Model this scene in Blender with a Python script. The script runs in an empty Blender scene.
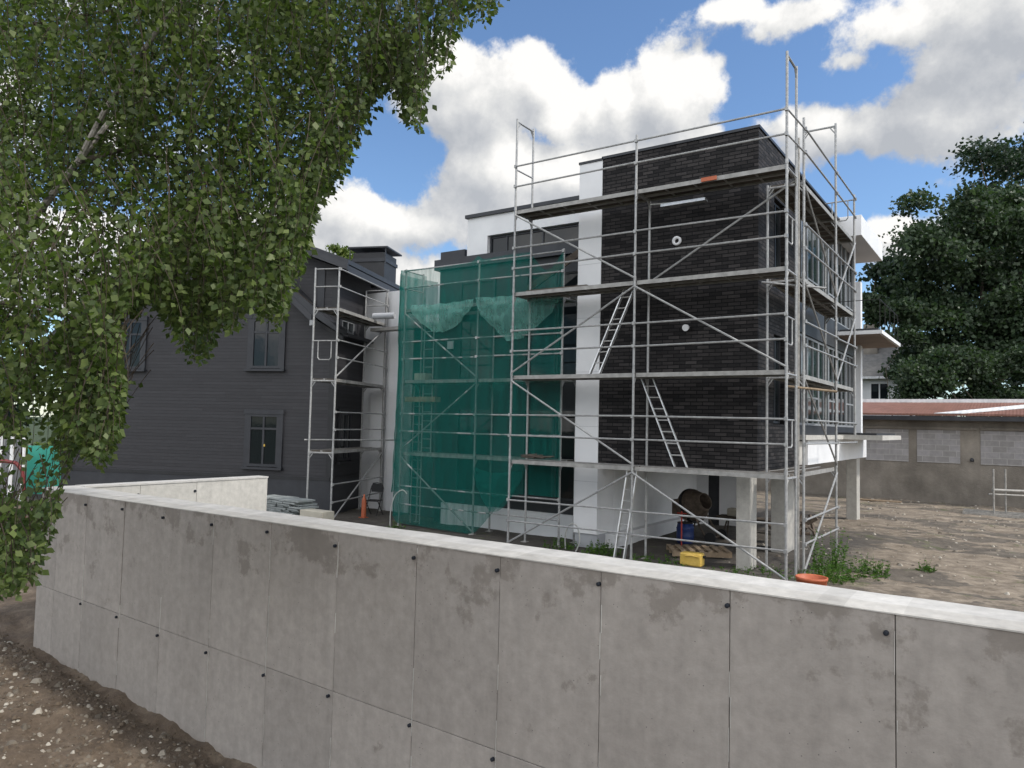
import bpy, math, random
import numpy as np
from mathutils import Vector, Matrix, noise
random.seed(7); rng = np.random.default_rng(7)
C = bpy.context.scene.collection
scn = bpy.context.scene
rad = math.radians

# ------------------------------------------------------------------ camera
F, PITCH, ROLL, CY, YAW = 744.33, 0.05656, 0.02298, 381.8, 0.60208
CAM = Vector((10.045, -14.596, 2.87))
cd = bpy.data.cameras.new('camera'); cam = bpy.data.objects.new('camera', cd); C.objects.link(cam)
cd.sensor_width = 36.0; cd.lens = F/1024*36; cd.shift_y = (CY-384)/1024; cd.clip_end = 2000; cd.clip_start = .05
MW = Matrix.Rotation(YAW, 4, 'Z') @ Matrix.Rotation(math.pi/2+PITCH, 4, 'X') @ Matrix.Rotation(ROLL, 4, 'Z')
cam.matrix_world = Matrix.Translation(CAM) @ MW
scn.camera = cam
def cam_point(px, py, dist):
    v = Vector(((px-512)/F, (CY-py)/F, -1.0))
    return CAM + (MW.to_3x3() @ v) * dist

# ------------------------------------------------------------------ materials
def mat(name, col, rough=.7, metal=0.0, spec=.4):
    m = bpy.data.materials.new(name); m.use_nodes = True
    b = m.node_tree.nodes['Principled BSDF']
    b.inputs['Base Color'].default_value = (*col, 1); b.inputs['Roughness'].default_value = rough
    b.inputs['Metallic'].default_value = metal; b.inputs['Specular IOR Level'].default_value = spec
    return m
class N:
    """small node helper"""
    def __init__(s, m): s.t = m.node_tree; s.b = s.t.nodes.get('Principled BSDF')
    def new(s, ty, **kw):
        n = s.t.nodes.new(ty)
        for k, v in kw.items(): setattr(n, k, v)
        return n
    def link(s, a, b): s.t.links.new(a, b)
    def pos(s, scale=(1, 1, 1)):
        g = s.new('ShaderNodeNewGeometry'); mp = s.new('ShaderNodeMapping'); mp.inputs['Scale'].default_value = scale
        s.link(g.outputs['Position'], mp.inputs['Vector']); return mp.outputs[0]
    def noise(s, vec, scale, detail=5, rough=.55):
        n = s.new('ShaderNodeTexNoise'); n.inputs['Scale'].default_value = scale; n.inputs['Detail'].default_value = detail
        n.inputs['Roughness'].default_value = rough; s.link(vec, n.inputs['Vector']); return n.outputs['Fac']
    def ramp(s, fac, stops):
        r = s.new('ShaderNodeValToRGB'); e = r.color_ramp.elements
        while len(e) < len(stops): e.new(.5)
        for el, (p, c) in zip(e, stops): el.position = p; el.color = (*c, 1) if len(c) == 3 else c
        s.link(fac, r.inputs[0]); return r.outputs[0]
    def math(s, op, a, b=None, c=None, clamp=False):
        n = s.new('ShaderNodeMath', operation=op, use_clamp=clamp)
        for i, v in enumerate((a, b, c)):
            if v is None: continue
            if isinstance(v, (int, float)): n.inputs[i].default_value = v
            else: s.link(v, n.inputs[i])
        return n.outputs[0]
    def mix(s, fac, a, b, mode='MIX'):
        n = s.new('ShaderNodeMix', data_type='RGBA', blend_type=mode)
        for i, v in ((0, fac), (6, a), (7, b)):
            if isinstance(v, (int, float)): n.inputs[i].default_value = v
            elif isinstance(v, tuple): n.inputs[i].default_value = (*v, 1)
            else: s.link(v, n.inputs[i])
        return n.outputs[2]
    def bump(s, h, strength=.4, dist=.02):
        n = s.new('ShaderNodeBump'); n.inputs['Strength'].default_value = strength; n.inputs['Distance'].default_value = dist
        s.link(h, n.inputs['Height']); s.link(n.outputs[0], s.b.inputs['Normal'])
    def col(s, c): s.link(c, s.b.inputs['Base Color'])
    def island(s): return s.new('ShaderNodeNewGeometry').outputs['Random Per Island']

def g3(v): return (v, v, v)
def mottled(name, c1, c2, scale=3, rough=.8, metal=0, bump=.15, bscale=40, stretch=(1, 1, 1)):
    m = mat(name, c1, rough, metal); n = N(m); p = n.pos(stretch)
    f = n.noise(p, scale, 6, .6); n.col(n.ramp(f, [(.3, c1), (.7, c2)]))
    if bump: n.bump(n.noise(p, bscale, 4), bump, .01)
    return m

def concrete_mat(name, dark, light, stain=True):
    m = mat(name, dark, .85); n = N(m); p = n.pos()
    big = n.noise(p, .9, 6, .62); fine = n.noise(p, 9, 8, .65); st = n.noise(n.pos((3.2, 3.2, .30)), 2.9, 7, .66)
    base = n.ramp(big, [(.12, dark), (.88, light)])
    base = n.mix(.55, base, n.ramp(fine, [(.3, g3(.37)), (.7, g3(.62))]), 'OVERLAY')
    base = n.mix(.45, base, n.ramp(st, [(.30, g3(.41)), (.70, g3(.57))]), 'OVERLAY')
    isl = n.island(); base = n.mix(.35, base, n.ramp(isl, [(0, g3(.36)), (1, g3(.62))]), 'OVERLAY')
    if stain:
        sp = n.noise(p, 2.1, 9, .7)
        z = n.new('ShaderNodeSeparateXYZ'); n.link(p, z.inputs[0])
        up = n.math('SUBTRACT', n.math('MULTIPLY', n.math('SUBTRACT', z.outputs[2], .9), .17, clamp=True), .045)
        d = n.ramp(n.math('ADD', sp, up), [(.59, g3(0)), (.645, g3(1))])
        base = n.mix(n.math('MULTIPLY', d, .5), base, (.13, .11, .092))
        pit = n.new('ShaderNodeTexVoronoi'); pit.inputs['Scale'].default_value = 14; n.link(p, pit.inputs['Vector'])
        pit.inputs['Scale'].default_value = 22
        pf = n.ramp(pit.outputs['Distance'], [(.05, g3(1)), (.10, g3(0))])
        base = n.mix(n.math('MULTIPLY', pf, n.math('GREATER_THAN', n.noise(p, 3.3, 2), .53)), base, (.075, .07, .065))
    n.col(base); n.bump(n.noise(p, 26, 8, .7), .28, .012)
    return m

M = {}
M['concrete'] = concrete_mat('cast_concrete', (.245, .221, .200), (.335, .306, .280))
M['concrete_core'] = mat('joint_concrete', (.07, .065, .06), .9)
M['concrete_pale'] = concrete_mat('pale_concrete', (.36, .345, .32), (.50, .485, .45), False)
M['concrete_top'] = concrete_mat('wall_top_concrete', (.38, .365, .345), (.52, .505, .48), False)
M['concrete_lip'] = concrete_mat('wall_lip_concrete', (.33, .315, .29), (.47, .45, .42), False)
M['column'] = concrete_mat('column_concrete', (.33, .315, .29), (.47, .455, .42), False)
M['steel'] = mottled('galvanised_steel', (.24, .24, .24), (.40, .40, .395), 14, .5, .3, .05)
M['steel_dull'] = mottled('weathered_steel', (.22, .215, .205), (.42, .40, .37), 9, .6, .45, .1)
M['alu'] = mottled('aluminium', (.55, .55, .55), (.72, .72, .72), 9, .38, .75, .03)
M['deck'] = mottled('deck_board', (.045, .037, .03), (.10, .085, .07), 6, .85, 0, .3, 30, (1, 1, 1))
M['deck_edge'] = mottled('deck_edge', (.22, .215, .205), (.36, .35, .335), 7, .6, .25, .1)
M['wood'] = mottled('raw_wood', (.16, .115, .075), (.34, .26, .18), 5, .85, 0, .3, 40, (1, 1, 1))
M['wood_brown'] = mottled('brown_plank', (.045, .035, .028), (.10, .078, .06), 5, .8, 0, .3)
M['white'] = mottled('white_render', (.60, .605, .62), (.70, .705, .715), 1.2, .8, 0, .08, 60)
M['white_clean'] = mottled('white_cladding', (.62, .625, .64), (.72, .72, .73), .7, .55, 0, .04, 60)
M['grey_render'] = mottled('grey_render', (.30, .31, .33), (.38, .39, .41), 1.5, .85, 0, .1)
M['dark_metal'] = mottled('dark_sheet_metal', (.022, .023, .027), (.038, .040, .046), 3, .45, .2, .05)
M['dark_cladding'] = mottled('dark_cladding', (.016, .017, .02), (.028, .03, .034), 2, .55, 0, .05)
M['soffit'] = mottled('soffit_board', (.20, .155, .125), (.28, .22, .18), 3, .8, 0, .1)
M['frame_grey'] = mottled('grey_frame', (.20, .21, .22), (.27, .28, .29), 6, .5, .1, .03)
M['black'] = mat('black_rubber', (.012, .012, .013), .6)
M['hole'] = mat('black_plug', (.008, .011, .018), .7)
M['orange'] = mottled('orange_plastic', (.34, .085, .035), (.44, .12, .055), 5, .55, 0, .05)
M['yellow'] = mottled('yellow_plastic', (.50, .33, .06), (.66, .46, .12), 7, .5, 0, .1)
M['blue'] = mottled('blue_plastic', (.012, .025, .10), (.02, .045, .16), 6, .5, 0, .05)
M['red'] = mottled('red_paint', (.30, .03, .02), (.42, .06, .04), 6, .5, 0, .05)
M['dark_red'] = mottled('dark_red_paint', (.10, .018, .018), (.16, .03, .03), 6, .5, 0, .05)
M['teal'] = mottled('teal_panel', (.05, .38, .28), (.08, .46, .35), 2, .6, 0, .05)
M['rust'] = mottled('mixer_steel', (.06, .048, .038), (.17, .13, .10), 8, .8, .2, .2)
M['pale_board'] = mottled('pale_board', (.36, .33, .27), (.46, .43, .36), 4, .8, 0, .1)
M['stone'] = mottled('grey_slate', (.15, .165, .165), (.33, .35, .345), 3, .85, 0, .3)
M['pebble'] = mat('pebble', (.3, .27, .23), .85)
n = N(M['pebble']); n.col(n.ramp(n.island(), [(0, (.08, .066, .05)), (.7, (.17, .145, .115)), (.95, (.38, .35, .30))]))
M['rubble'] = mat('rubble_stone', (.3, .27, .23), .9); n = N(M['rubble']); n.col(n.ramp(n.island(), [(0, (.12, .10, .08)), (.6, (.23, .20, .16)), (.97, (.40, .37, .32))]))
M['bark_birch'] = mat('birch_bark', (.4, .38, .35), .8)
n = N(M['bark_birch']); f = n.noise(n.pos((1, 1, 3)), 7, 5); n.col(n.ramp(f, [(.36, (.05, .045, .04)), (.46, (.22, .20, .175)), (.7, (.36, .335, .30))]))
M['bark'] = mottled('tree_bark', (.05, .042, .033), (.12, .10, .08), 6, .9, 0, .5, 20)
M['twig'] = mat('twig', (.045, .032, .022), .8)
M['plastic_white'] = mat('white_plastic', (.38, .38, .36), .4)
M['grey_roof'] = mottled('grey_roof', (.10, .10, .10), (.17, .165, .16), 4, .8, 0, .3, 12)
M['corrugated'] = mottled('corrugated_sheet', (.14, .145, .15), (.22, .225, .23), 4, .6, .2, .05)

# glass
def glass_mat(name, col, rough=.04):
    m = mat(name, col, rough, 0, .32); n = N(m)
    n.bump(n.noise(n.pos(), 1.6, 3), .12, .02); return m
M['glass'] = glass_mat('dark_glass', (.010, .013, .015))
M['glass_green'] = glass_mat('green_tinted_glass', (.016, .028, .028), .06)

# brick: long dark bricks
def brick_mat(name, axis):
    m = mat(name, (.02, .02, .022), .75, 0, .22); n = N(m)
    g = n.new('ShaderNodeNewGeometry'); s = n.new('ShaderNodeSeparateXYZ'); n.link(g.outputs['Position'], s.inputs[0])
    cmb = n.new('ShaderNodeCombineXYZ'); n.link(s.outputs[axis], cmb.inputs[0]); n.link(s.outputs[2], cmb.inputs[1])
    b = n.new('ShaderNodeTexBrick'); n.link(cmb.outputs[0], b.inputs['Vector'])
    b.inputs['Scale'].default_value = 1; b.inputs['Brick Width'].default_value = .27; b.inputs['Row Height'].default_value = .082
    b.inputs['Mortar Size'].default_value = .010; b.inputs['Mortar Smooth'].default_value = .2; b.inputs['Bias'].default_value = -.1
    b.inputs['Color1'].default_value = (.011, .010, .0105, 1); b.inputs['Color2'].default_value = (.045, .0405, .040, 1)
    b.inputs['Mortar'].default_value = (.003, .003, .004, 1); b.offset = .5; b.squash = 1
    f = n.noise(n.pos((1, 1, 3)), 5, 6, .65); c = n.mix(.5, b.outputs['Color'], n.ramp(f, [(.3, g3(.3)), (.7, g3(.68))]), 'OVERLAY')
    f2 = n.noise(n.pos(), .6, 3); c = n.mix(.35, c, n.ramp(f2, [(.35, g3(.4)), (.65, g3(.6))]), 'OVERLAY')
    n.col(c)
    h = n.math('ADD', n.math('MULTIPLY', b.outputs['Fac'], -1.0), n.math('MULTIPLY', n.noise(n.pos(), 30, 4), .5))
    n.bump(h, 1.0, .02); return m
M['brick_x'] = brick_mat('dark_brick_front', 0); M['brick_y'] = brick_mat('dark_brick_side', 1)

def siding_mat(name, c1, c2, pitch=.105):
    m = mat(name, c1, .6); n = N(m); p = n.pos()
    s = n.new('ShaderNodeSeparateXYZ'); n.link(p, s.inputs[0])
    fr = n.math('FRACT', n.math('DIVIDE', s.outputs[2], pitch))
    fl = n.math('FLOOR', n.math('DIVIDE', s.outputs[2], pitch))
    wn0 = n.new('ShaderNodeTexWhiteNoise', noise_dimensions='1D'); n.link(fl, wn0.inputs['W'])
    bx = n.math('ADD', n.math('DIVIDE', s.outputs[0], 2.6), n.math('MULTIPLY', wn0.outputs[0], 5)); cmb = n.new('ShaderNodeCombineXYZ'); n.link(fl, cmb.inputs[2]); n.link(n.math('FLOOR', bx), cmb.inputs[0])
    wn = n.new('ShaderNodeTexWhiteNoise'); n.link(cmb.outputs[0], wn.inputs['Vector']); f = n.math('ADD', n.math('MULTIPLY', wn.outputs[0], .3), .35); f2 = n.noise(n.pos((1, 1, 5)), 3, 5)
    base = n.mix(.5, n.ramp(f, [(.3, c1), (.7, c2)]), n.ramp(f2, [(.3, g3(.40)), (.7, g3(.60))]), 'OVERLAY')
    gap = n.math('LESS_THAN', fr, .07)
    n.col(n.mix(gap, base, tuple(v*.6 for v in c1)))
    h = n.math('MULTIPLY', n.math('MINIMUM', n.math('MULTIPLY', fr, 6), 1), 1); h = n.math('SUBTRACT', h, n.math('MULTIPLY', fr, .5))
    n.bump(h, .22, .010); return m
M['siding'] = siding_mat('dark_grey_siding', (.024, .0235, .027), (.033, .0325, .037))
M['siding_trim'] = mottled('dark_grey_trim', (.024, .025, .030), (.034, .036, .042), 3, .5, 0, .05)
M['trim_black'] = mottled('near_black_trim', (.014, .014, .016), (.022, .023, .026), 3, .5, 0, .05)

def striped(name, c1, c2, pitch, axis=0, rough=.6):
    m = mat(name, c1, rough); n = N(m); s = n.new('ShaderNodeSeparateXYZ'); n.link(n.pos(), s.inputs[0])
    w = n.math('SINE', n.math('MULTIPLY', s.outputs[axis], 2*math.pi/pitch))
    f = n.noise(n.pos(), 2.2, 6, .6); n.col(n.ramp(f, [(.3, c1), (.7, c2)])); n.bump(w, .25, .02); return m
M['roof_orange'] = striped('orange_roof_sheet', (.14, .066, .047), (.21, .102, .078), .12)
M['roof_white'] = striped('white_roof_sheet', (.55, .56, .57), (.68, .68, .69), .22)
M['rough_cement'] = mat('rough_cement', (.1, .1, .1), .95); n = N(M['rough_cement'])
f = n.noise(n.pos(), .55, 8, .62); c = n.ramp(f, [(.33, (.13, .115, .098)), (.66, (.24, .215, .185))])
f2 = n.noise(n.pos((1, 1, .4)), 3, 6, .6); n.col(n.mix(.5, c, n.ramp(f2, [(.3, g3(.36)), (.7, g3(.62))]), 'OVERLAY')); n.bump(n.noise(n.pos(), 9, 8, .7), .6, .05)
def block_mat():
    m = mat('grey_block_infill', (.2, .19, .19), .9); n = N(m); s = n.new('ShaderNodeSeparateXYZ'); n.link(n.pos(), s.inputs[0])
    cmb = n.new('ShaderNodeCombineXYZ'); n.link(s.outputs[0], cmb.inputs[0]); n.link(s.outputs[2], cmb.inputs[1])
    b = n.new('ShaderNodeTexBrick'); n.link(cmb.outputs[0], b.inputs['Vector']); b.inputs['Scale'].default_value = 1
    b.inputs['Brick Width'].default_value = .5; b.inputs['Row Height'].default_value = .24; b.inputs['Mortar Size'].default_value = .012
    b.inputs['Color1'].default_value = (.20, .19, .185, 1); b.inputs['Color2'].default_value = (.26, .25, .255, 1); b.inputs['Mortar'].default_value = (.30, .29, .28, 1)
    f = n.noise(n.pos(), 4, 6, .6); n.col(n.mix(.5, b.outputs['Color'], n.ramp(f, [(.3, g3(.36)), (.7, g3(.62))]), 'OVERLAY')); n.bump(n.noise(n.pos(), 30, 5), .4, .02); return m
M['block'] = block_mat()

def leaf_mat(name, c1, c2, c3, trans=.42, rough=.5):
    m = bpy.data.materials.new(name); m.use_nodes = True; n = N(m)
    isl = n.island(); c = n.ramp(isl, [(0, c1), (.55, c2), (1, c3)])
    f = n.noise(n.pos(), .9, 3); c = n.mix(.5, c, n.ramp(f, [(.35, g3(.36)), (.65, g3(.66))]), 'OVERLAY')
    n.col(c); n.b.inputs['Roughness'].default_value = rough; n.b.inputs['Specular IOR Level'].default_value = .35
    tr = n.new('ShaderNodeBsdfTranslucent'); n.link(n.mix(1.0, c, (1.0, 1.25, .55), 'MULTIPLY'), tr.inputs['Color'])
    mx = n.new('ShaderNodeMixShader'); mx.inputs[0].default_value = trans
    n.link(n.b.outputs[0], mx.inputs[1]); n.link(tr.outputs[0], mx.inputs[2]); n.link(mx.outputs[0], n.t.nodes['Material Output'].inputs[0]); return m
M['leaf_birch'] = leaf_mat('birch_leaf', (.044, .070, .019), (.080, .114, .031), (.145, .180, .058))
M['leaf_maple'] = leaf_mat('maple_leaf', (.022, .040, .021), (.038, .062, .032), (.064, .092, .050), .3)
M['leaf_dark'] = leaf_mat('dark_leaf', (.014, .028, .017), (.024, .043, .025), (.040, .062, .038), .25)
M['leaf_weed'] = leaf_mat('weed_leaf', (.035, .08, .012), (.06, .13, .02), (.11, .19, .035), .35)
M['leaf_yellow'] = leaf_mat('pale_leaf', (.06, .09, .02), (.10, .14, .03), (.16, .19, .05), .35)

def net_mat(name, col, clear, fold=.22):
    m = bpy.data.materials.new(name); m.use_nodes = True; n = N(m); t = n.t
    n.b.inputs['Base Color'].default_value = (*col, 1); n.b.inputs['Roughness'].default_value = .7; n.b.inputs['Specular IOR Level'].default_value = .2
    tl = n.new('ShaderNodeBsdfTranslucent'); tl.inputs['Color'].default_value = (*[min(1, v*1.2) for v in col], 1)
    a = n.new('ShaderNodeMixShader'); a.inputs[0].default_value = .45; n.link(n.b.outputs[0], a.inputs[1]); n.link(tl.outputs[0], a.inputs[2])
    tp = n.new('ShaderNodeBsdfTransparent'); mx = n.new('ShaderNodeMixShader')
    f = n.noise(n.pos((6, 6, .7)), 1.4, 5, .6); fac = n.math('ADD', n.math('MULTIPLY', n.math('SUBTRACT', f, .5), fold*2), clear, clamp=True)
    # a cloth seen at a slant covers more
    lw = n.new('ShaderNodeLayerWeight'); lw.inputs[0].default_value = .35
    fac = n.math('MULTIPLY', fac, n.math('SUBTRACT', 1.0, n.math('MULTIPLY', lw.outputs['Facing'], .55)))
    n.link(fac, mx.inputs[0]); n.link(a.outputs[0], mx.inputs[1]); n.link(tp.outputs[0], mx.inputs[2])
    n.link(mx.outputs[0], t.nodes['Material Output'].inputs[0]); return m
M['net'] = net_mat('green_net', (.006, .175, .145), .54, .40)
M['net_light'] = net_mat('pale_green_net', (.22, .50, .44), .62, .4)

# ------------------------------------------------------------------ mesh builder
WL = {}
class MB:
    def __init__(s, T=None): s.v = []; s.f = []; s.mi = []; s.T = T
    def add(s, vs, fs, mi=0):
        o = len(s.v)
        for p in vs:
            p = s.T(*p) if s.T else Vector(p)
            s.v.append(p)
        for f in fs: s.f.append(tuple(i+o for i in f)); s.mi.append(mi)
        return s
    def box(s, x0, x1, y0, y1, z0, z1, mi=0):
        return s.add([(x0, y0, z0), (x1, y0, z0), (x1, y1, z0), (x0, y1, z0), (x0, y0, z1), (x1, y0, z1), (x1, y1, z1), (x0, y1, z1)],
                     [(0, 3, 2, 1), (4, 5, 6, 7), (0, 1, 5, 4), (1, 2, 6, 5), (2, 3, 7, 6), (3, 0, 4, 7)], mi)
    def tube(s, p, q, r, nn=6, r2=None, mi=0, caps=True):
        p = Vector(p); q = Vector(q)
        if s.T: p = s.T(*p); q = s.T(*q)
        T = s.T; s.T = None
        d = (q-p); L = d.length
        if L < 1e-6: s.T = T; return s
        d /= L; u = d.orthogonal().normalized(); w = d.cross(u); r2 = r if r2 is None else r2
        vs = []
        for c, rr in ((p, r), (q, r2)):
            for i in range(nn):
                a = 2*math.pi*i/nn; vs.append(c+u*math.cos(a)*rr+w*math.sin(a)*rr)
        fs = [(i, (i+1) % nn, nn+(i+1) % nn, nn+i) for i in range(nn)]
        if caps: fs += [tuple(range(nn-1, -1, -1)), tuple(range(nn, 2*nn))]
        s.add(vs, fs, mi); s.T = T; return s
    def path(s, pts, r, nn=6, mi=0, rend=None):
        k = len(pts)-1
        for i in range(k):
            a = r if rend is None else r+(rend-r)*i/k; b = r if rend is None else r+(rend-r)*(i+1)/k
            s.tube(pts[i], pts[i+1], a, nn, b, mi)
        return s
    def prism(s, poly, lo, hi, plane='xz', mi=0):
        """poly in a plane, extruded along the remaining axis from lo to hi"""
        k = len(poly)
        def P(a, b, c): return (a, c, b) if plane == 'xz' else ((c, a, b) if plane == 'yz' else (a, b, c))
        vs = [P(a, b, lo) for a, b in poly]+[P(a, b, hi) for a, b in poly]
        fs = [(i, (i+1) % k, k+(i+1) % k, k+i) for i in range(k)]+[tuple(range(k-1, -1, -1)), tuple(range(k, 2*k))]
        return s.add(vs, fs, mi)
    def lathe(s, c, axis, prof, nn=20, mi=0):
        """prof: (along, radius)"""
        c = Vector(c); d = Vector(axis).normalized(); u = d.orthogonal().normalized(); w = d.cross(u); vs = []; fs = []
        for t, r in prof:
            for i in range(nn):
                a = 2*math.pi*i/nn; vs.append(tuple(c+d*t+(u*math.cos(a)+w*math.sin(a))*max(r, 1e-4)))
        for j in range(len(prof)-1):
            for i in range(nn): fs.append((j*nn+i, j*nn+(i+1) % nn, (j+1)*nn+(i+1) % nn, (j+1)*nn+i))
        fs += [tuple(range(nn-1, -1, -1)), tuple(range((len(prof)-1)*nn, len(prof)*nn))]
        return s.add(vs, fs, mi)
    def build(s, name, mats, parent=None, smooth=False, bevel=0):
        me = bpy.data.meshes.new(name); L = WL.get(parent, Vector((0, 0, 0))) if parent else Vector((0, 0, 0))
        me.from_pydata([tuple(v-L) for v in s.v], [], s.f)
        for m in (mats if isinstance(mats, (list, tuple)) else [mats]): me.materials.append(M[m])
        me.polygons.foreach_set('material_index', s.mi)
        if smooth: me.polygons.foreach_set('use_smooth', [True]*len(s.f))
        me.update()
        o = bpy.data.objects.new(name, me); C.objects.link(o)
        if parent: o.parent = parent
        WL[o] = L
        if bevel:
            b = o.modifiers.new('bevel', 'BEVEL'); b.width = bevel; b.segments = 2; b.limit_method = 'ANGLE'
        return o
def tag(o, label=None, cat=None, group=None, kind=None):
    if label: o['label'] = label
    if cat: o['category'] = cat
    if group: o['group'] = group
    if kind: o['kind'] = kind
    return o
def thing(name, loc, label, cat, group=None):
    o = bpy.data.objects.new(name, None); C.objects.link(o); o.location = loc; WL[o] = Vector(loc); o.empty_display_size = .2
    return tag(o, label, cat, group)
def quadmesh(name, V, m, parent=None, tri=False):
    """V: (n,4,3) numpy quads"""
    n = V.shape[0]; me = bpy.data.meshes.new(name); L = np.array(WL.get(parent, Vector((0, 0, 0))))
    me.vertices.add(n*4); me.vertices.foreach_set('co', (V.reshape(-1, 3)-L).astype(np.float32).ravel())
    me.loops.add(n*4); me.loops.foreach_set('vertex_index', np.arange(n*4, dtype=np.int32))
    me.polygons.add(n); me.polygons.foreach_set('loop_start', np.arange(0, n*4, 4, dtype=np.int32))
    me.materials.append(M[m]); me.update(calc_edges=True); me.validate()
    o = bpy.data.objects.new(name, me); C.objects.link(o)
    if parent: o.parent = parent
    WL[o] = Vector(L); return o

# ------------------------------------------------------------------ ground
def sstep(a, b, x):
    t = min(1, max(0, (x-a)/(b-a))); return t*t*(3-2*t)
def gh(x, y):
    nz = noise.fractal(Vector((x*.9, y*.9, 3.1)), 1.0, 2.0, 5)
    z = .035*nz + .03*noise.noise(Vector((x*.25, y*.25, 7)))
    out = sstep(-9.5, -9.8, y)
    if y < -9.5 or x < -1.0:
        o2 = out
        zo = -.20-.07*max(-2, min(4, x)) + .09*nz*sstep(-9.9, -11.2, y) + .028*noise.noise(Vector((x*8, y*8, 4))) + .016*noise.noise(Vector((x*17, y*17, 9))) + .05*noise.noise(Vector((x*3, y*3, 1)))
        zo -= .07*math.exp(-((y+10.02)/.12)**2)*(.8+.3*noise.noise(Vector((x*2.7, 2, 2))));
        r = math.hypot(x-10.4, y+15.4); zo += 1.7*sstep(4.6, .8, r)
        z = z*(1-o2)+zo*o2
    right = sstep(6.2, 7.2, x)*sstep(-9, -5, y)
    z += right*(.02*nz+.03*noise.noise(Vector((x*2.5, y*2.5, 1))))
    return z
def axis_pts(lo, hi, a, b, fine):
    pts = list(np.arange(a, b, fine)); s = fine
    p = b
    while p < hi: pts.append(p); s *= 1.25; p += s
    pts.append(hi); p = a; s = fine; left = []
    while p > lo: s *= 1.25; p -= s; left.append(max(p, lo))
    return left[::-1]+pts
xs = axis_pts(-600, 600, -6, 12, .07); ys = axis_pts(-300, 900, -14.0, -7.5, .06)
ys = [v for v in ys if v < -7.5]+list(np.arange(-7.5, 22, .2))+[22*1.18**k for k in range(1, 24)]
b = MB(); W = len(xs)
for y in ys:
    for x in xs: b.v.append(Vector((x, y, gh(x, y) if abs(x) < 60 and y < 60 else 0.0)))
for j in range(len(ys)-1):
    for i in range(W-1): b.f.append((j*W+i, j*W+i+1, (j+1)*W+i+1, (j+1)*W+i)); b.mi.append(0)
m = mat('earth', (.1, .08, .06), .95); M['earth'] = m; n = N(m); p = n.pos()
s = n.new('ShaderNodeSeparateXYZ'); n.link(p, s.inputs[0])
big = n.noise(p, .45, 7, .6); mid = n.noise(p, 2.6, 8, .65); fine = n.noise(p, 22, 6, .7)
dirt = n.ramp(mid, [(.3, (.062, .044, .030)), (.55, (.115, .086, .062)), (.75, (.20, .16, .12))])
sand = n.ramp(mid, [(.28, (.095, .075, .056)), (.5, (.19, .155, .118)), (.74, (.31, .262, .205))])
dark_soil = n.ramp(mid, [(.3, (.045, .039, .034)), (.7, (.09, .08, .068))])  # darker soil tone outside the sand mask and in damp patches
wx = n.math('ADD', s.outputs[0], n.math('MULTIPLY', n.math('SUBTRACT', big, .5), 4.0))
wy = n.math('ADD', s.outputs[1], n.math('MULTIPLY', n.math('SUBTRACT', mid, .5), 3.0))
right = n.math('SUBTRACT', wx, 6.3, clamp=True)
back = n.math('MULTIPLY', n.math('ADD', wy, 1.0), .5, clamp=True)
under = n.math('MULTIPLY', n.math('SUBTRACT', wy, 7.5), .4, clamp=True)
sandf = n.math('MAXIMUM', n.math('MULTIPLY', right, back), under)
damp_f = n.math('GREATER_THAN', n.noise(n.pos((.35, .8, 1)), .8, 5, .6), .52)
ins = n.mix(sandf, dark_soil, sand); ins = n.mix(n.math('MULTIPLY', damp_f, .7), ins, dark_soil); gp = n.math('GREATER_THAN', n.noise(n.pos(), .7, 8, .7), .60); ins = n.mix(n.math('MULTIPLY', gp, .55), ins, n.ramp(mid, [(.3, (.045, .055, .02)), (.7, (.11, .12, .05))]))
outf = n.math('MAXIMUM', n.math('LESS_THAN', s.outputs[1], -9.6), n.math('MULTIPLY', n.math('LESS_THAN', s.outputs[0], -1.0), n.math('LESS_THAN', s.outputs[1], -3.5)))
c = n.mix(outf, ins, dirt)
c = n.mix(.6, c, n.ramp(fine, [(.3, g3(.34)), (.7, g3(.68))]), 'OVERLAY')
dd = n.math('SQRT', n.math('ADD', n.math('POWER', s.outputs[0], 2), n.math('POWER', s.outputs[1], 2))); far = n.math('GREATER_THAN', n.math('ADD', dd, n.math('MULTIPLY', big, 8)), 34)
gr = n.ramp(mid, [(.3, (.018, .03, .010)), (.7, (.045, .065, .022))]); n.col(n.mix(far, c, gr))
n.bump(n.math('ADD', mid, n.math('MULTIPLY', fine, .6)), .7, .05)
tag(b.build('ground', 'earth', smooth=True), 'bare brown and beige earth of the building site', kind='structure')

def pebbles(name, count, area, size, label, seed, mt='pebble'):
    r = random.Random(seed); b = MB()
    for _ in range(count):
        x, y = area(r); z = gh(x, y); s = size(r)
        u = [Vector((r.uniform(.6, 1)*s*math.cos(a+r.uniform(-.3, .3)), r.uniform(.5, 1)*s*math.sin(a), 0)) for a in [k*math.pi/3 for k in range(6)]]
        h = s*r.uniform(.35, .8); c = Vector((x, y, z-h*.25)); k = r.uniform(.3, .6)
        vs = [c+q for q in u]+[c+q*k+Vector((0, 0, h)) for q in u]
        b.add(vs, [(i, (i+1) % 6, 6+(i+1) % 6, 6+i) for i in range(6)]+[(6, 7, 8, 9, 10, 11)])
    return tag(b.build(name, mt), label, 'gravel', kind='stuff')
def area_out(r):
    x = r.uniform(-4, 8.5); return x, -10.02-abs(r.gauss(0, 1.4))
pebbles('gravel', 4200, area_out, lambda r: min(.075, .006+r.expovariate(75)), 'pale pebbles and clods scattered on the dark soil outside the wall', 3)
def area_site(r):
    return r.uniform(4, 13), r.uniform(1, 21.3)
def area_base(r):
    return r.uniform(-3.5, 6.5), -9.97-abs(r.gauss(0, .9))
M['clod'] = mottled('soil_clod', (.055, .040, .028), (.13, .10, .072), 9, .95, 0, .4)
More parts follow.
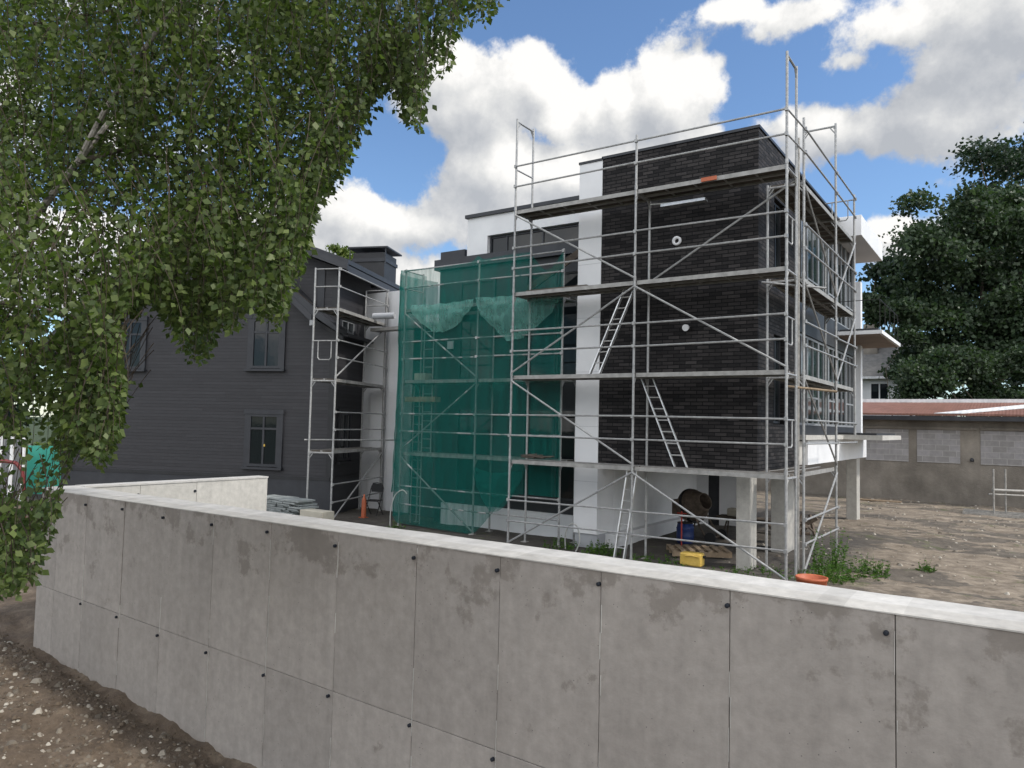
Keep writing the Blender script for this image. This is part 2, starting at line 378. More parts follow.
pebbles('soil_clods', 2600, area_base, lambda r: r.triangular(.008, .055, .015), 'dark crumbly soil clods heaped along the foot of the long wall', 15, 'clod')
def area_near(r):
    x = r.uniform(-3, 6.5); return x, -10.15-abs(r.gauss(0, 1.3))
pebbles('loose_stones', 190, area_near, lambda r: r.uniform(.018, .055), 'larger pale loose stones strewn over the dark soil slope', 14, 'rubble')
pebbles('rubble', 1300, area_site, lambda r: min(.09, .010+r.expovariate(45)), 'small pale rubble lying over the open beige yard', 4, 'rubble')

# ------------------------------------------------------------------ concrete walls
t = thing('concrete_wall', (4, -9.9, 0), 'long grey cast concrete wall crossing the whole foreground with a pale flat top', 'concrete wall')
joints = [-.24, .49, 1.36, 2.20, 3.11, 4.03, 4.965, 5.90, 6.745, 7.607, 8.514, 9.443, 10.35, 11.25, 12.15]
xe = [-.72]+joints+[13.0]
b = MB(); b.box(-.715, 13.0, -9.88, -9.47, -1.2, 1.85); b.build('wall_core', 'concrete_core', t)
b = MB(); r = random.Random(5)
def zmid(x): return .60-.027*x
for i in range(len(xe)-1):
    x0, x1 = xe[i]+.0025, xe[i+1]-.0025
    for k in range(2):
        pr_ = r.uniform(0, .006)
        za0, zb0 = (zmid(x0)+.0025, zmid(x1)+.0025) if k == 0 else (-1.2, -1.2)
        za1, zb1 = (1.866, 1.866) if k == 0 else (zmid(x0)-.0025, zmid(x1)-.0025)
        b.prism([(x0, za0), (x1, zb0), (x1, zb1), (x0, za1)], -9.895-pr_, -9.875)
b.build('formwork_face', 'concrete', t, bevel=.0025)
b = MB(); b.box(-.72, 13, -9.466, -9.45, -1.2, 1.86); b.box(-.74, -.715, -9.885, -9.45, -1.2, 1.86); b.build('back_face', 'concrete_pale', t)
# slightly uneven top
b = MB(); k = 90; top = []
for i in range(k+1):
    x = -.75+13.75*i/k; dz = .006*noise.noise(Vector((x*2, 0, 0))); dy = .006*noise.noise(Vector((x*3, 5, 0)))
    top.append([(x, -9.906+dy, 1.860), (x, -9.906+dy, 1.869+dz), (x, -9.895+dy, 1.874+dz), (x, -9.745+dy*2, 1.884+dz), (x, -9.47, 1.884+dz), (x, -9.444, 1.87), (x, -9.444, 1.835)])
for i in range(k):
    b.add(top[i]+top[i+1], [(j, (j+1) % 7, 7+(j+1) % 7, 7+j) for j in range(7)])
    for j in (1, 2): b.mi[-7+j] = 1
    b.mi[-7] = 1
b.add(top[0], [(6, 5, 4, 3, 2, 1, 0)]); b.add(top[-1], [(0, 1, 2, 3, 4, 5, 6)])
b.build('wall_top', ['concrete_top', 'concrete_lip'], t)
for x in joints[1:]:
    for z in (1.76+r.uniform(-.02, .02), zmid(x)-.06+r.uniform(-.02, .02)):
        if r.random() < .93 or x > 4:
            MB().lathe((x-.03+r.uniform(-.02, .02), -9.925, z), (0, 1, 0), [(0, .008), (.004, .0145), (.03, .0145)], 12).build('tie_hole', 'hole', t)
b = MB()
for x in joints[1:-1]:
    z = -.6
    while z < 1.8:
        L_ = r.uniform(.06, .4)
        if r.random() < .5:
            o_ = r.uniform(-.006, .010); ww = r.uniform(.002, .006); b.box(x+o_, x+o_+ww, -9.903-r.uniform(0, .002), -9.89, z, min(z+L_, 1.83))
        z += L_
b.build('grout_ridge', 'concrete_pale', t)
t2 = thing('concrete_wall', (-.73, -8, 0), 'short pale concrete wall running back from the left end of the long grey wall', 'concrete wall')
b = MB(); b.box(-.80, -.57, -9.44, -6.45, -1.2, 1.86); b.build('wall_core', 'concrete_core', t2)
b = MB()
ysj = [-9.44, -8.65, -7.75, -6.45]
for i in range(3): b.box(-.58, -.55-r.uniform(0, .004), ysj[i]+.003, ysj[i+1]-.003, -1, 1.86)
b.box(-.80, -.55, -6.46, -6.44, -1, 1.86); b.build('formwork_face', 'concrete_pale', t2)
MB().box(-.81, -.54, -9.44, -6.43, 1.862, 1.886).build('wall_top', 'concrete_top', t2)
for y in ysj[1:3]: MB().lathe((-.54, y-.03, 1.72), (-1, 0, 0), [(0, .014), (.004, .022), (.03, .022)], 12).build('tie_hole', 'hole', t2)

# ------------------------------------------------------------------ windows helper
def window(parent, T, a0, a1, z0, z1, mull=(), trans=(), frame='frame_grey', glass='glass', casing=None, fw=.05, name='window', sill=False, proud=0.0):
    """T(a,d,z): a along wall, d outward from wall; frame ring plus pane"""
    b = MB(T); g = .02+proud
    b.box(a0, a0+fw, -.05, g+.03, z0, z1); b.box(a1-fw, a1, -.05, g+.03, z0, z1)
    b.box(a0+fw, a1-fw, -.05, g+.03, z1-fw, z1); b.box(a0+fw, a1-fw, -.05, g+.03, z0, z0+fw)
    for m_ in mull: b.box(m_-fw*.4, m_+fw*.4, -.05, g+.028, z0+fw, z1-fw)
    for m_ in trans: b.box(a0+fw, a1-fw, -.05, g+.026, m_-fw*.4, m_+fw*.4)
    w = b.build(name, frame, parent)
    MB(T).box(a0+fw*.6, a1-fw*.6, -.04, g, z0+fw*.6, z1-fw*.6).build('pane', glass, w)
    if casing:
        c = MB(T); cw = .13
        c.box(a0-cw, a0, -.02, .06, z0-.02, z1); c.box(a1, a1+cw, -.02, .06, z0-.02, z1); c.box(a0-cw-.02, a1+cw+.02, -.02, .08, z1, z1+cw)
        c.build('casing', casing, w)
    if sill: MB(T).box(a0-.17, a1+.17, -.02, .14, z0-.09, z0-.02).build('sill', casing or frame, w)
    return w

# ------------------------------------------------------------------ modern building
t = thing('apartment_building', (3, 4, 0), 'unfinished modern building with dark brick block raised on concrete columns', 'building')
FT = lambda a, d, z: Vector((a, 1.05-d, z))       # front facade
RT = lambda a, d, z: Vector((5.5+d, a, z))        # right facade
MB().box(1.80, 5.5, 1.05, 1.30, 2.0, 9.27).build('brick_wall', 'brick_x', t)
b = MB()  # side brick wall with two window holes
b.box(5.25, 5.5, 1.302, 2.25, 2.0, 9.27); b.box(5.25, 5.5, 3.15, 4.5, 2.0, 9.27)
for z0, z1 in ((2.0, 3.0), (5.0, 6.05), (8.1, 9.27)): b.box(5.25, 5.5, 2.25, 3.15, z0, z1)
b.build('brick_wall', 'brick_y', t)
for z0, z1 in ((3.0, 5.0), (6.05, 8.1)): window(t, lambda a, d, z: Vector((5.36+d, a, z)), 2.27, 3.13, z0+.02, z1-.02, (2.7,), (), 'dark_metal')
b = MB(); b.box(1.78, 5.53, 1.02, 1.36, 9.27, 9.33); b.box(5.2, 5.53, 1.362, 12.5, 9.27, 9.33); b.build('coping', 'dark_metal', t)
MB().box(1.82, 5.24, 1.32, 12.3, 2.62, 9.2).build('inner_core', 'dark_cladding', t)
MB().box(1.82, 5.46, 1.09, 12.3, 2.02, 2.60).build('floor_slab', 'concrete_pale', t)
p_ = MB().box(1.17, 1.795, 1.04, 1.9, .33, 9.24).build('white_pilaster', 'white_clean', t)
for z in (1.55, 2.85, 4.15, 5.45, 6.75, 8.05): MB().box(1.168, 1.797, 1.036, 1.06, z, z+.006).build('panel_joint', 'grey_render', p_)
MB().box(1.15, 1.81, 1.02, 1.9, 9.242, 9.30).build('coping', 'dark_metal', t)
MB().box(1.19, 1.79, 1.08, 1.9, -.3, .33).build('plinth', 'grey_render', t)
b = MB(); b.box(1.5, 1.80, 1.9, 7.5, -.2, 2.01); b.build('white_wall', 'white', t)
MB().box(1.78, 2.02, 1.5, 7.45, -.3, .30).build('plinth', 'white', t)
b = MB(); b.box(1.8, 2.15, 7.5, 7.7, -.2, 2.01); b.box(2.5, 3.15, 7.5, 7.7, -.2, 2.01); b.build('white_wall', 'white', t)
MB().box(2.15, 2.5, 7.55, 7.68, -.1, 2.0).build('door', 'dark_metal', t)
for (x0, x1, y0, y1, zz) in ((5.13, 5.42, .84, 1.30, 2.0), (5.1, 5.47, 3.52, 4.5, 2.02), (5.26, 5.58, 11.75, 12.3, 2.0)):
    MB().box(x0, x1, y0, y1, -.2, zz).build('column', 'column', t, bevel=.012)
# side curtain wall
b = MB()
b.box(5.3, 5.46, 4.5, 12.3, 2.6, 3.0); b.box(5.3, 5.46, 4.5, 12.3, 5.35, 6.15); b.box(5.3, 5.46, 4.5, 12.3, 8.9, 9.27); b.build('spandrel', 'dark_cladding', t)
for z0, z1 in ((3.0, 5.35), (6.15, 8.9)):
    for k in range(6):
        y0 = 4.52+k*1.29; window(t, lambda a, d, z: Vector((5.36+d, a, z)), y0, y0+1.27, z0+.01, z1-.01, (y0+.64,), (z0+.75,) if k % 2 else (), 'frame_grey', 'glass_green' if k in (1, 2) else 'glass', fw=.06)
MB().box(5.42, 5.62, 12.3, 12.6, 2.78, 7.9).build('edge_column', 'white', t)
MB().box(5.36, 5.52, 5.35, 13.95, 2.0, 2.63).build('edge_beam', 'white', t)
b = MB(); b.box(4.9, 6.67, 9.4, 13.4, 2.64, 2.78); b.box(5.3, 5.62, 4.7, 9.4, 2.64, 2.76); b.build('balcony_slab', 'concrete_pale', t)
MB().box(5.3, 6.5, 9.5, 13.3, 2.782, 2.84).build('slab_membrane', 'dark_cladding', t)
MB().box(5.1, 6.13, 9.4, 13.45, 8.76, 9.38).build('roof_box', 'white_clean', t, bevel=.01)
s_ = MB().box(5.1, 6.67, 9.4, 13.4, 5.77, 5.88).build('balcony_slab', 'white', t)
MB().box(5.3, 6.60, 9.47, 13.3, 5.745, 5.768).build('soffit', 'soffit', s_)
MB().box(5.5, 6.55, 9.5, 13.3, 5.882, 5.95).build('slab_membrane', 'dark_cladding', s_)
b = MB()
for y in (9.5, 10.5, 11.5, 12.5, 13.3): b.tube((6.6, y, 5.88), (6.6, y, 6.8), .010)
b.tube((6.6, 9.5, 6.8), (6.6, 13.3, 6.8), .012); b.tube((5.5, 9.5, 6.8), (6.6, 9.5, 6.8), .012); b.build('railing', 'black', t)
# vent ring and lamp on the brick
MB().lathe((3.70, 1.055, 7.05), (0, -1, 0), [(0, .105), (.05, .105), (.055, .055), (.0, .05)], 24).build('vent_pipe', 'white_clean', t, True)
b = MB(); b.lathe((3.97, 1.055, 5.1), (0, -1, -.25), [(0, .03), (.06, .035), (.07, .06), (.16, .075)], 16); b.build('wall_lamp', 'white_clean', t)
# recessed dark wing
b = MB(); b.box(-4.0, 1.17, 2.0, 2.3, .6, 7.3); b.build('recessed_wall', 'dark_cladding', t)
MB().box(-3.98, 1.16, 2.32, 9, 0, 7.25).build('inner_core', 'dark_cladding', t)
MB().box(-4.12, 1.165, 1.86, 2.42, 7.30, 7.60).build('roof_edge', 'dark_metal', t)
MB().box(-3.65, 1.165, 1.90, 2.1, -.2, .6).build('plinth', 'white', t)
MB().box(-4.0, 1.165, 2.05, 2.2, -.2, .6).build('plinth', 'dark_cladding', t)
MB().box(-4.85, -3.9, 3.0, 4.2, 7.3, 8.15).build('roof_vent_box', 'dark_metal', t)
RW = lambda a, d, z: Vector((a, 2.0-d, z))
for z0, z1 in ((.95, 3.3), (4.0, 6.9)):
    for x0, x1 in ((-3.2, -1.95), (-.95, .05), (.05, 1.05)):
        window(t, RW, x0, x1-.02, z0, z1, (), (z1-.7,), 'dark_metal', 'glass', fw=.06)
MB().box(-3.58, -3.36, 1.90, 1.93, 4.98, 5.2).build('notice_plate', 'white_clean', t)
# white upper block with strip window
WB = lambda a, d, z: Vector((a, 2.25-d, z))
b = MB(); b.box(-3.22, -2.5, 2.25, 2.5, 7.58, 8.8); b.box(-2.5, 1.16, 2.25, 2.5, 8.22, 8.8); b.box(-3.22, 1.16, 2.5, 9, 7.58, 8.8); b.build('white_upper_wall', 'white', t)
MB().box(-3.28, 1.165, 2.18, 9.05, 8.802, 8.90).build('coping', 'dark_metal', t)
window(t, lambda a, d, z: Vector((a, 2.42-d, z)), -2.48, 1.15, 7.61, 8.2, (-1.9, -.7, .45), (), 'dark_metal', fw=.05)
# white link wall beside the old house
b = MB(); b.box(-9.5, -4.86, 3.0, 3.3, -.3, 6.0); b.box(-9.5, -4.5, 3.0, 3.3, 6.0, 7.1); b.box(-9.5, -4.8, 3.3, 9, -.3, 7.0); b.build('link_wall', 'white_clean', t)
MB().box(-5.6, -4.0, 2.7, 2.99, -.2, 5.9).build('dark_return_wall', 'dark_cladding', t)
MB().tube((-7.0, 2.9, -.1), (-7.0, 2.9, 6.9), .04, 8).build('downpipe', 'steel_dull', t)

# ------------------------------------------------------------------ old wooden house (own frame: s right, w inward)
HC = Vector((-7.27, 1.0, 0)); AH = Vector((.9262, .3771, 0)); NH = Vector((-.3771, .9262, 0))
HT = lambda s, w, z: HC+AH*s+NH*w+Vector((0, 0, z))
t = thing('wooden_house', HT(-4.75, 3, 0), 'old two storey house clad in dark grey boards with a gable', 'house')
sl = .88
b = MB(HT); b.prism([(-9.55, -.3), (0, -.3), (0, 7.55), (-4.75, 9.33), (-9.55, 5.2)], 0, 9, 'xz'); b.build('boarded_wall', 'siding', t)
def slab(s0, z0, s1, z1, th, w0, w1):
    return MB(HT).prism([(s0, z0), (s1, z1), (s1, z1-th), (s0, z0-th)], w0, w1, 'xz')
rf = slab(-4.75, 9.62, .60, 9.62-.365*5.35, .14, -.55, 9.2).build('roof', 'dark_metal', t)
slab(-4.75, 9.62, -10.3, 9.62-sl*5.55, .14, -.55, 9.2).build('roof', 'dark_metal', t)
b = slab(-4.75, 9.50, .60, 9.50-.365*5.35, .20, -.60, -.52); b.build('bargeboard', 'siding_trim', rf)
b = MB(HT); b.box(.52, .58, -.5, 9, 7.28, 7.50); b.build('fascia', 'siding_trim', rf)
# pent strip along the old gable slope
zr = lambda s: 7.52-sl*(s+2.41)
gb = MB(HT).prism([(-4.75, zr(-4.75)+.42), (-.51, zr(-.51)+.42), (.38, 5.60), (.38, 5.46), (-.51, zr(-.51)+.16), (-4.75, zr(-4.75)+.16)], -.58, 0.02, 'xz').build('gable_roof_strip', 'dark_metal', t)
MB(HT).prism([(-4.75, zr(-4.75)+.158), (-.51, zr(-.51)+.158), (-.51, zr(-.51)-.06), (-4.75, zr(-4.75)-.06)], -.60, -.54, 'xz').build('bargeboard', 'siding_trim', gb)
MB(HT).prism([(-4.75, zr(-4.75)+.02), (-.51, zr(-.51)+.02), (.3, 5.42), (.3, 5.30), (-.51, zr(-.51)-.10), (-4.75, zr(-4.75)-.10)], -.12, -.002, 'xz').build('rake_moulding', 'trim_black', gb)
MB(HT).prism([(-4.75, zr(-4.75)+.28), (-10.2, zr(-4.75)+.28-sl*5.45), (-10.2, zr(-4.75)+.02-sl*5.45), (-4.75, zr(-4.75)+.02)], -.60, -.02, 'xz').build('gable_roof_strip', 'siding_trim', t)
MB(HT).box(-.55, -.43, -.62, -.45, 5.68, 5.84).build('purlin_end', 'frame_grey', gb)
b = MB(HT).box(.01, .40, .02, 2.15, 5.42, 5.52); b.build('side_eave', 'siding_trim', t)
b = MB(HT); b.box(-9.56, .03, -.05, -.002, 1.02, 1.12); b.box(.002, .04, -.05, 2.15, 1.02, 1.12); b.build('plinth_trim', 'trim_black', t)
b = MB(HT); b.box(-9.56, .01, -.03, -.002, -.3, 1.02); b.box(.002, .03, -.03, 2.1, -.3, 1.02); b.build('plinth', 'siding_trim', t)
MB(HT).box(-.14, .025, -.03, -.002, 1.12, 7.3).build('corner_board', 'trim_black', t); MB(HT).box(-9.57, -9.43, -.03, -.002, 1.12, 5.1).build('corner_board', 'trim_black', t)
b = MB(HT); b.box(-.62, -.40, -.035, -.002, 6.1, 7.55); b.build('pilaster_board', 'siding_trim', t)
HF = lambda a, d, z: HT(a, -d, z); HS = lambda a, d, z: HT(0+d, a, z)
window(t, HF, -2.78, -1.74, 1.38, 3.0, (-2.26,), (2.55,), 'siding_trim', 'glass', 'siding_trim', .08, sill=True, proud=.01)
window(t, HF, -2.80, -1.78, 4.42, 5.98, (-2.29,), (5.55,), 'siding_trim', 'glass', 'siding_trim', .08, sill=True, proud=.01)
window(t, HF, -7.65, -6.72, 4.38, 5.95, (-7.18,), (5.5,), 'siding_trim', 'glass', 'siding_trim', .07, sill=True, proud=.01)
window(t, HS, .5, 1.3, 1.6, 3.1, (.9,), (), 'siding_trim', 'glass', 'trim_black', .07, sill=True)
window(t, HS, .35, 1.25, 5.62, 6.0, (.8,), (), 'frame_grey', 'glass', 'siding_trim', .05)
MB(HT).box(-2.22, -2.2, -.08, -.03, 2.0, 2.07).build('handle', 'yellow', t)
ch = MB(HT).box(-.70, .45, 2.6, 3.7, 7.4, 8.62).build('chimney', 'trim_black', t)
b = MB(HT); b.box(-.85, .60, 2.45, 3.85, 8.75, 8.80)
for x in (-.78, .52): b.box(x-.015, x+.015, 2.5, 2.53, 8.2, 8.75)
b.box(-.74, .49, 2.56, 3.74, 8.3, 8.42); b.build('chimney_cap', 'dark_metal', ch)

# ------------------------------------------------------------------ scaffolds
TR = .027
def scaffold(root, O, a, n, posts, bays, levels, tops, braces, rails=(.58, 1.07), width=.73, railskip=(), deckskip=(), end_guards=(), z0=.02, step=2.0, inner_top=None, base=None):
    """posts: distances along a; levels: number of decks; tops[i]: top of outer post i"""
    a = Vector((*a, 0)); n = Vector((*n, 0)); O = Vector((*O, 0))
    P = lambda d, w, z: O+a*d+n*w+Vector((0, 0, z))
    for i, d in enumerate(posts):
        zt = tops[i]
        for k in range(levels+1):
            zb = z0+k*step
            if base and base[i] > zb: zb = base[i] if base[i] < zb+step else zb+step
            ze = min(zb+step, zt) if k < levels else zt
            ze = min(z0+(k+1)*step, zt) if k < levels else zt
            if ze-zb < .2: continue
            full = ze-zb > 1.0 if k < levels else ze-zb > 1.6
            b = MB()
            b.tube(P(d, 0, zb), P(d, 0, ze), TR, 8)
            b.tube(P(d, 0, zb+.0), P(d, 0, zb+.09), TR*1.22, 8)
            if full:
                b.tube(P(d, width, zb), P(d, width, ze), TR, 8)
                b.tube(P(d, 0, ze-.07), P(d, width, ze-.07), TR*.9, 6)
                for w0, w1 in ((0, .13), (width, width-.13)):
                    b.tube(P(d, w0, ze-.26), P(d, w1, ze-.08), .016, 5)
                    gp_ = P(d, 0, 0); ww = (w0+w1)/2; b.tube(P(d, w0, ze-.16), P(d, ww, ze-.08), .02, 4)
                b.box(-.0, .0, 0, 0, 0, 0) if False else None
            for h in rails:
                if zb+h < ze+.05:
                    q = P(d, -.03, z0+k*step+h); b.box(q.x-.03, q.x+.03, q.y-.03, q.y+.03, q.z-.035, q.z+.035)
            f = b.build('frame', 'steel', root)
        b = MB()
        if base and base[i] > 0: continue
        for w in (0, width):
            q = P(d, w, -.02); b.box(q.x-.075, q.x+.075, q.y-.075, q.y+.075, gh(q.x, q.y)-.02, gh(q.x, q.y)+.015); b.tube(P(d, w, gh(q.x, q.y)), P(d, w, z0), .018, 6)
        b.build('base_plate', 'steel_dull', root)
    for i in range(bays):
        d0, d1 = posts[i], posts[i+1]
        for k in range(1, levels+1):
            z = z0+k*step
            if (i, k) not in deckskip:
                b = MB(); T = lambda x, y, zz: P(x, y, zz); b.T = T
                for w0, w1 in ((.035, .355), (.375, .695)):
                    b.box(d0+.03, d1-.03, w0+.022, w1-.022, z-.045, z-.006, 0)
                    b.box(d0+.03, d1-.03, w0, w0+.02, z-.085, z+.004, 1); b.box(d0+.03, d1-.03, w1-.02, w1, z-.085, z+.004, 1)
                    for e in (d0+.03, d1-.06): b.box(e, e+.03, w0+.02, w1-.02, z-.085, z-.046, 1)
                    for q in range(1, 5):
                        x = d0+(d1-d0)*q/5; b.box(x-.015, x+.015, w0+.02, w1-.02, z-.075, z-.046, 1)
                b.build('deck', ['deck', 'deck_edge'], root)
        for k in range(0, levels+1):
            for h in rails:
                if (i, k) in railskip: continue
                zz = z0+k*step+h
                sag = random.uniform(-.012, .012)
                MB().tube(P(d0-.03, -.035, zz+sag), P(d1+.03, -.035, zz-sag), .0205, 6).build('guard_rail', 'steel', root)
    for (i, k, up, w) in braces:  # bay, from level k to k+1, up=1 rises to the right
        d0, d1 = posts[i], posts[i+1]; za, zb = z0+k*step+.06, z0+(k+1)*step-.12
        if not up: za, zb = zb, za
        MB().tube(P(d0, w, za), P(d1, w, zb), .0225, 6).build('brace', 'steel', root)
    for (i, k) in end_guards:
        d = posts[i]; z = z0+k*step; b = MB()
        b.tube(P(d-.03, 0, z+1.05), P(d-.03, width, z+1.05), .017, 6)
        b.path([P(d-.03, .15, z+1.05), P(d-.03, .15, z+.58), P(d-.03, .20, z+.52), P(d-.03, .50, z+.52), P(d-.03, .55, z+.58), P(d-.03, .55, z+1.05)], .015, 6)
        b.build('end_guard', 'steel', root)
    return P
BAY = 3.172
t = thing('scaffold', (3.2, .35, 0), 'tall steel scaffold in front of the dark brick facade and white pilaster', 'scaffold', 'facade scaffolds')
PA = scaffold(t, (0, 0), (1, 0), (0, 1), [0, BAY, 2*BAY], 2, 4, [10.28, 9.23, 10.25],
    [(0, 3, 0, -.02), (0, 2, 1, -.02), (0, 1, 0, -.02), (0, 0, 1, -.02), (1, 3, 1, .70), (1, 2, 0, -.02), (1, 0, 0, -.02)], end_guards=[(2, 2), (2, 3), (2, 1)])
MB().box(4.63, 4.95, .0, .029, 7.945, 8.027).build('orange_marker', 'orange', t)
MB().tube((0, 0, 9.02), (0, .73, 9.02), .02).build('end_guard', 'steel', t)
b = MB()
for k in (3,): b.box(3.55, 4.55, .45, .62, 7.70, 7.76); b.tube((3.3, .5, 7.8), (4.5, .5, 7.72), .02)
b.build('spare_bracket', 'alu', t)
t = thing('scaffold', (6.0, 4, 0), 'steel scaffold along the right side facade, running away behind the corner', 'scaffold', 'facade scaffolds')
PB = scaffold(t, (6.39, 1.158), (0, 1), (-1, 0), [0, BAY, BAY+2.385], 2, 4, [9.33, 10.33, 9.22],
    [(0, 3, 0, -.02), (0, 2, 0, -.02), (0, 1, 0, -.02), (0, 0, 1, -.02), (1, 3, 1, -.02), (1, 2, 1, -.02)], railskip=((1, 0),), deckskip=((1, 1),), end_guards=[(2, 4)], base=[0, 0, 2.78])
b = MB()
for z in (9.1, 8.6): b.tube((6.35, -.03, z), (6.42, 1.2, z-.02), .0175)
b.build('guard_rail', 'steel', t)
b = MB(); b.tube((6.30, 1.10, .1), (6.30, 1.10, 8.9), .0235, 8); b.build('standard', 'steel_dull', t)
b = MB(); b.tube((5.6, .95, 5.93), (6.75, 1.5, 5.80), .024, 8); b.build('tie_tube', 'steel', t)
b = MB(); b.tube((6.15, .75, 3.75), (7.0, 1.25, 3.66), .024, 8); b.build('tie_tube', 'wood', t)
# old house scaffold (axes of its own)
C0 = Vector((-6.36, -.63)); cn = Vector((-.360, .933)); ca = Vector((.933, .360))
t = thing('scaffold', (-6.6, 1, 0), 'narrow steel scaffold tower at the right corner of the old dark house', 'scaffold', 'facade scaffolds')
PC = scaffold(t, C0+ca*.73, cn, -ca, [0, 3.4], 1, 3, [7.14, 7.12], [(0, 2, 1, -.02), (0, 0, 1, -.02)], end_guards=[(0, 2)], z0=.02)
b = MB()
for z in (7.10, 6.6): b.tube(PC(0, 0, z), PC(0, .73, z), .0175); b.tube(PC(3.4, 0, z), PC(3.4, .73, z), .0175)
b.tube(PC(0, .73, 6.02), PC(0, .73, 7.14), TR); b.tube(PC(3.4, .73, 6.02), PC(3.4, .73, 7.1), TR); b.build('end_guard', 'steel', t)
MB().tube(PC(-.05, .85, 2.30), PC(2.6, -1.15, 2.30), .022).build('tie_tube', 'steel', t)
b = MB(); b.box(-7.0, -4.45, 2.2, 2.55, 5.70, 5.80); b.build('cross_deck', 'deck_edge', t)
# netted scaffold
t = thing('scaffold', (-1.6, 1.2, 0), 'steel scaffold standing behind the green debris netting in the recess', 'scaffold', 'facade scaffolds')
PD = scaffold(t, (-4.232, .803), (1, 0), (0, 1), [0, 2.57, 5.14], 2, 3, [7.15, 7.15, 7.15],
    [(0, 2, 0, -.02), (0, 1, 1, -.02), (0, 0, 0, -.02)], z0=.02)
b = MB()
for z in (7.1, 6.6): b.tube((-4.232, .8, z), (-4.232, 1.53, z), .0175)
b.tube((-4.232, 1.53, 6.02), (-4.232, 1.53, 7.14), TR); b.build('end_guard', 'steel', t)
MB().box(-4.2, -3.1, .86, 1.1, 3.42, 3.56).build('spare_board', 'wood', t)
MB().box(-3.95, -3.55, .95, 1.25, 4.02, 4.22).build('mortar_box', 'pale_board', t)

# ladders
def ladder(p0, p1, wdir, width, label, group=None, spacing=.28, mt='alu'):
    p0 = Vector(p0); p1 = Vector(p1); w = Vector(wdir).normalized()*width/2; d = (p1-p0); L = d.length; d.normalize()
    up = d.cross(w).normalized()*.036; t = thing('ladder', p0, label, 'ladder', group)
    for sg in (-1, 1):
        c0, c1 = p0+w*sg, p1+w*sg; e = w.normalized()*.014
        MB().add([c0-e-up, c0+e-up, c0+e+up, c0-e+up, c1-e-up, c1+e-up, c1+e+up, c1-e+up],
                 [(0, 3, 2, 1), (4, 5, 6, 7), (0, 1, 5, 4), (1, 2, 6, 5), (2, 3, 7, 6), (3, 0, 4, 7)]).build('stile', mt, t)
    k = int(L/spacing)
    for i in range(1, k+1):
        c = p0+d*(i*L/(k+1)); MB().tube(c-w, c+w, .014, 6).build('rung', mt, t)
    return t
lg = 'aluminium ladders of the scaffolds'
ladder((2.08, .30, 4.05), (2.88, .42, 6.0), (1, -.1, 0), .26, 'aluminium ladder leaning to the right in front of white pilaster, uppermost of three', lg)
ladder((4.14, .30, 2.05), (3.27, .42, 4.0), (1, .1, 0), .26, 'aluminium ladder slanting down to the right across the dark brick, between lower decks', lg)
ladder((2.82, .15, .0), (3.03, .35, 2.0), (1, -.1, .0), .24, 'aluminium ladder standing on the ground before the white wall under the brick block', lg)
def stair_ladder(x, z0, z1, label):
    t = thing('ladder', (x, 1.15, z0), label, 'ladder', 'ladders behind the netting')
    for xx in (-.17, .17): MB().tube((x+xx, 1.15, z0), (x+xx, 1.15, z1), .018, 6).build('stile', 'steel', t)
    k = int((z1-z0)/.25)
    for i in range(1, k): MB().tube((x-.17, 1.15, z0+i*.25), (x+.17, 1.15, z0+i*.25), .012, 6).build('rung', 'steel', t)
stair_ladder(-3.95, .05, 3.9, 'steel rung ladder seen through the netting, the left and lower one')
stair_ladder(-3.62, 1.9, 5.9, 'steel rung ladder seen through the netting, the right and higher one')

# ------------------------------------------------------------------ netting
def sheet(path, tops, bots, nz, fold, seed, tscale=1.0):
    """path: list of (x,y) resampled; tops/bots: functions of arclength fraction"""
    pts = [Vector((*p, 0)) for p in path]; cum = [0]
    for i in range(len(pts)-1): cum.append(cum[-1]+(pts[i+1]-pts[i]).length)
    L = cum[-1]; nx = int(L/.05); b = MB(); V = []
    for i in range(nx+1):
        s = L*i/nx; k = max(j for j in range(len(pts)-1) if cum[j] <= s+1e-9); u = (s-cum[k])/(cum[k+1]-cum[k])
        p = pts[k].lerp(pts[k+1], u); d = (pts[k+1]-pts[k]).normalized(); nn = Vector((d.y, -d.x, 0))
        zt, zb = tops(p.x, p.y, s), bots(p.x, p.y, s)
        for j in range(nz+1):
            v = j/nz; z = zb+(zt-zb)*v
            off = fold*(noise.fractal(Vector((s*2.1+seed, z*.22, seed)), 1, 2, 4))+fold*.45*noise.noise(Vector((s*8+z*1.3, z*.8, seed)))+fold*.3*noise.noise(Vector((s*16, z*1.1-s*3, seed)))
            off *= min(1, (1-v)*4+.15)
            V.append(p+nn*off+Vector((0, 0, z)))
    for i in range(nx):
        for j in range(nz):
            a = i*(nz+1)+j; b.f.append((a, a+nz+1, a+nz+2, a+1)); b.mi.append(0)
    b.v = V; return b
def interp(x, xs, ys): return float(np.interp(x, xs, ys))
net = sheet([(-4.30, 1.75), (-4.42, 1.2), (-4.40, .76), (-4.25, .74), (-1.66, .745), (-.05, .765), (.93, .77)],
    lambda x, y, s: 7.12 + (-.05*math.sin((x+4.2)*1.2) if x < 0 else -.45*math.sin(min(1, x/.93)*math.pi)) + (.12*math.exp(-((x+1.66)/.12)**2)),
    lambda x, y, s: interp(x, [-4.4, -4.2, -1.8, -1.55, -.6, -.2, .93], [.25, .08, .02, .08, 1.0, 1.15, 1.15]), 60, .06, 3)
tag(net.build('safety_net', 'net', smooth=True), 'large teal green debris net hung over the scaffold in the recess', 'safety net')
side = sheet([(-4.34, 2.3), (-4.52, 1.6), (-4.50, .85), (-4.33, .70)], lambda x, y, s: 7.05, lambda x, y, s: .9, 50, .13, 9)
tag(side.build('safety_net', 'net', smooth=True), 'bunched green net hanging down the left end of the netted scaffold', 'safety net')
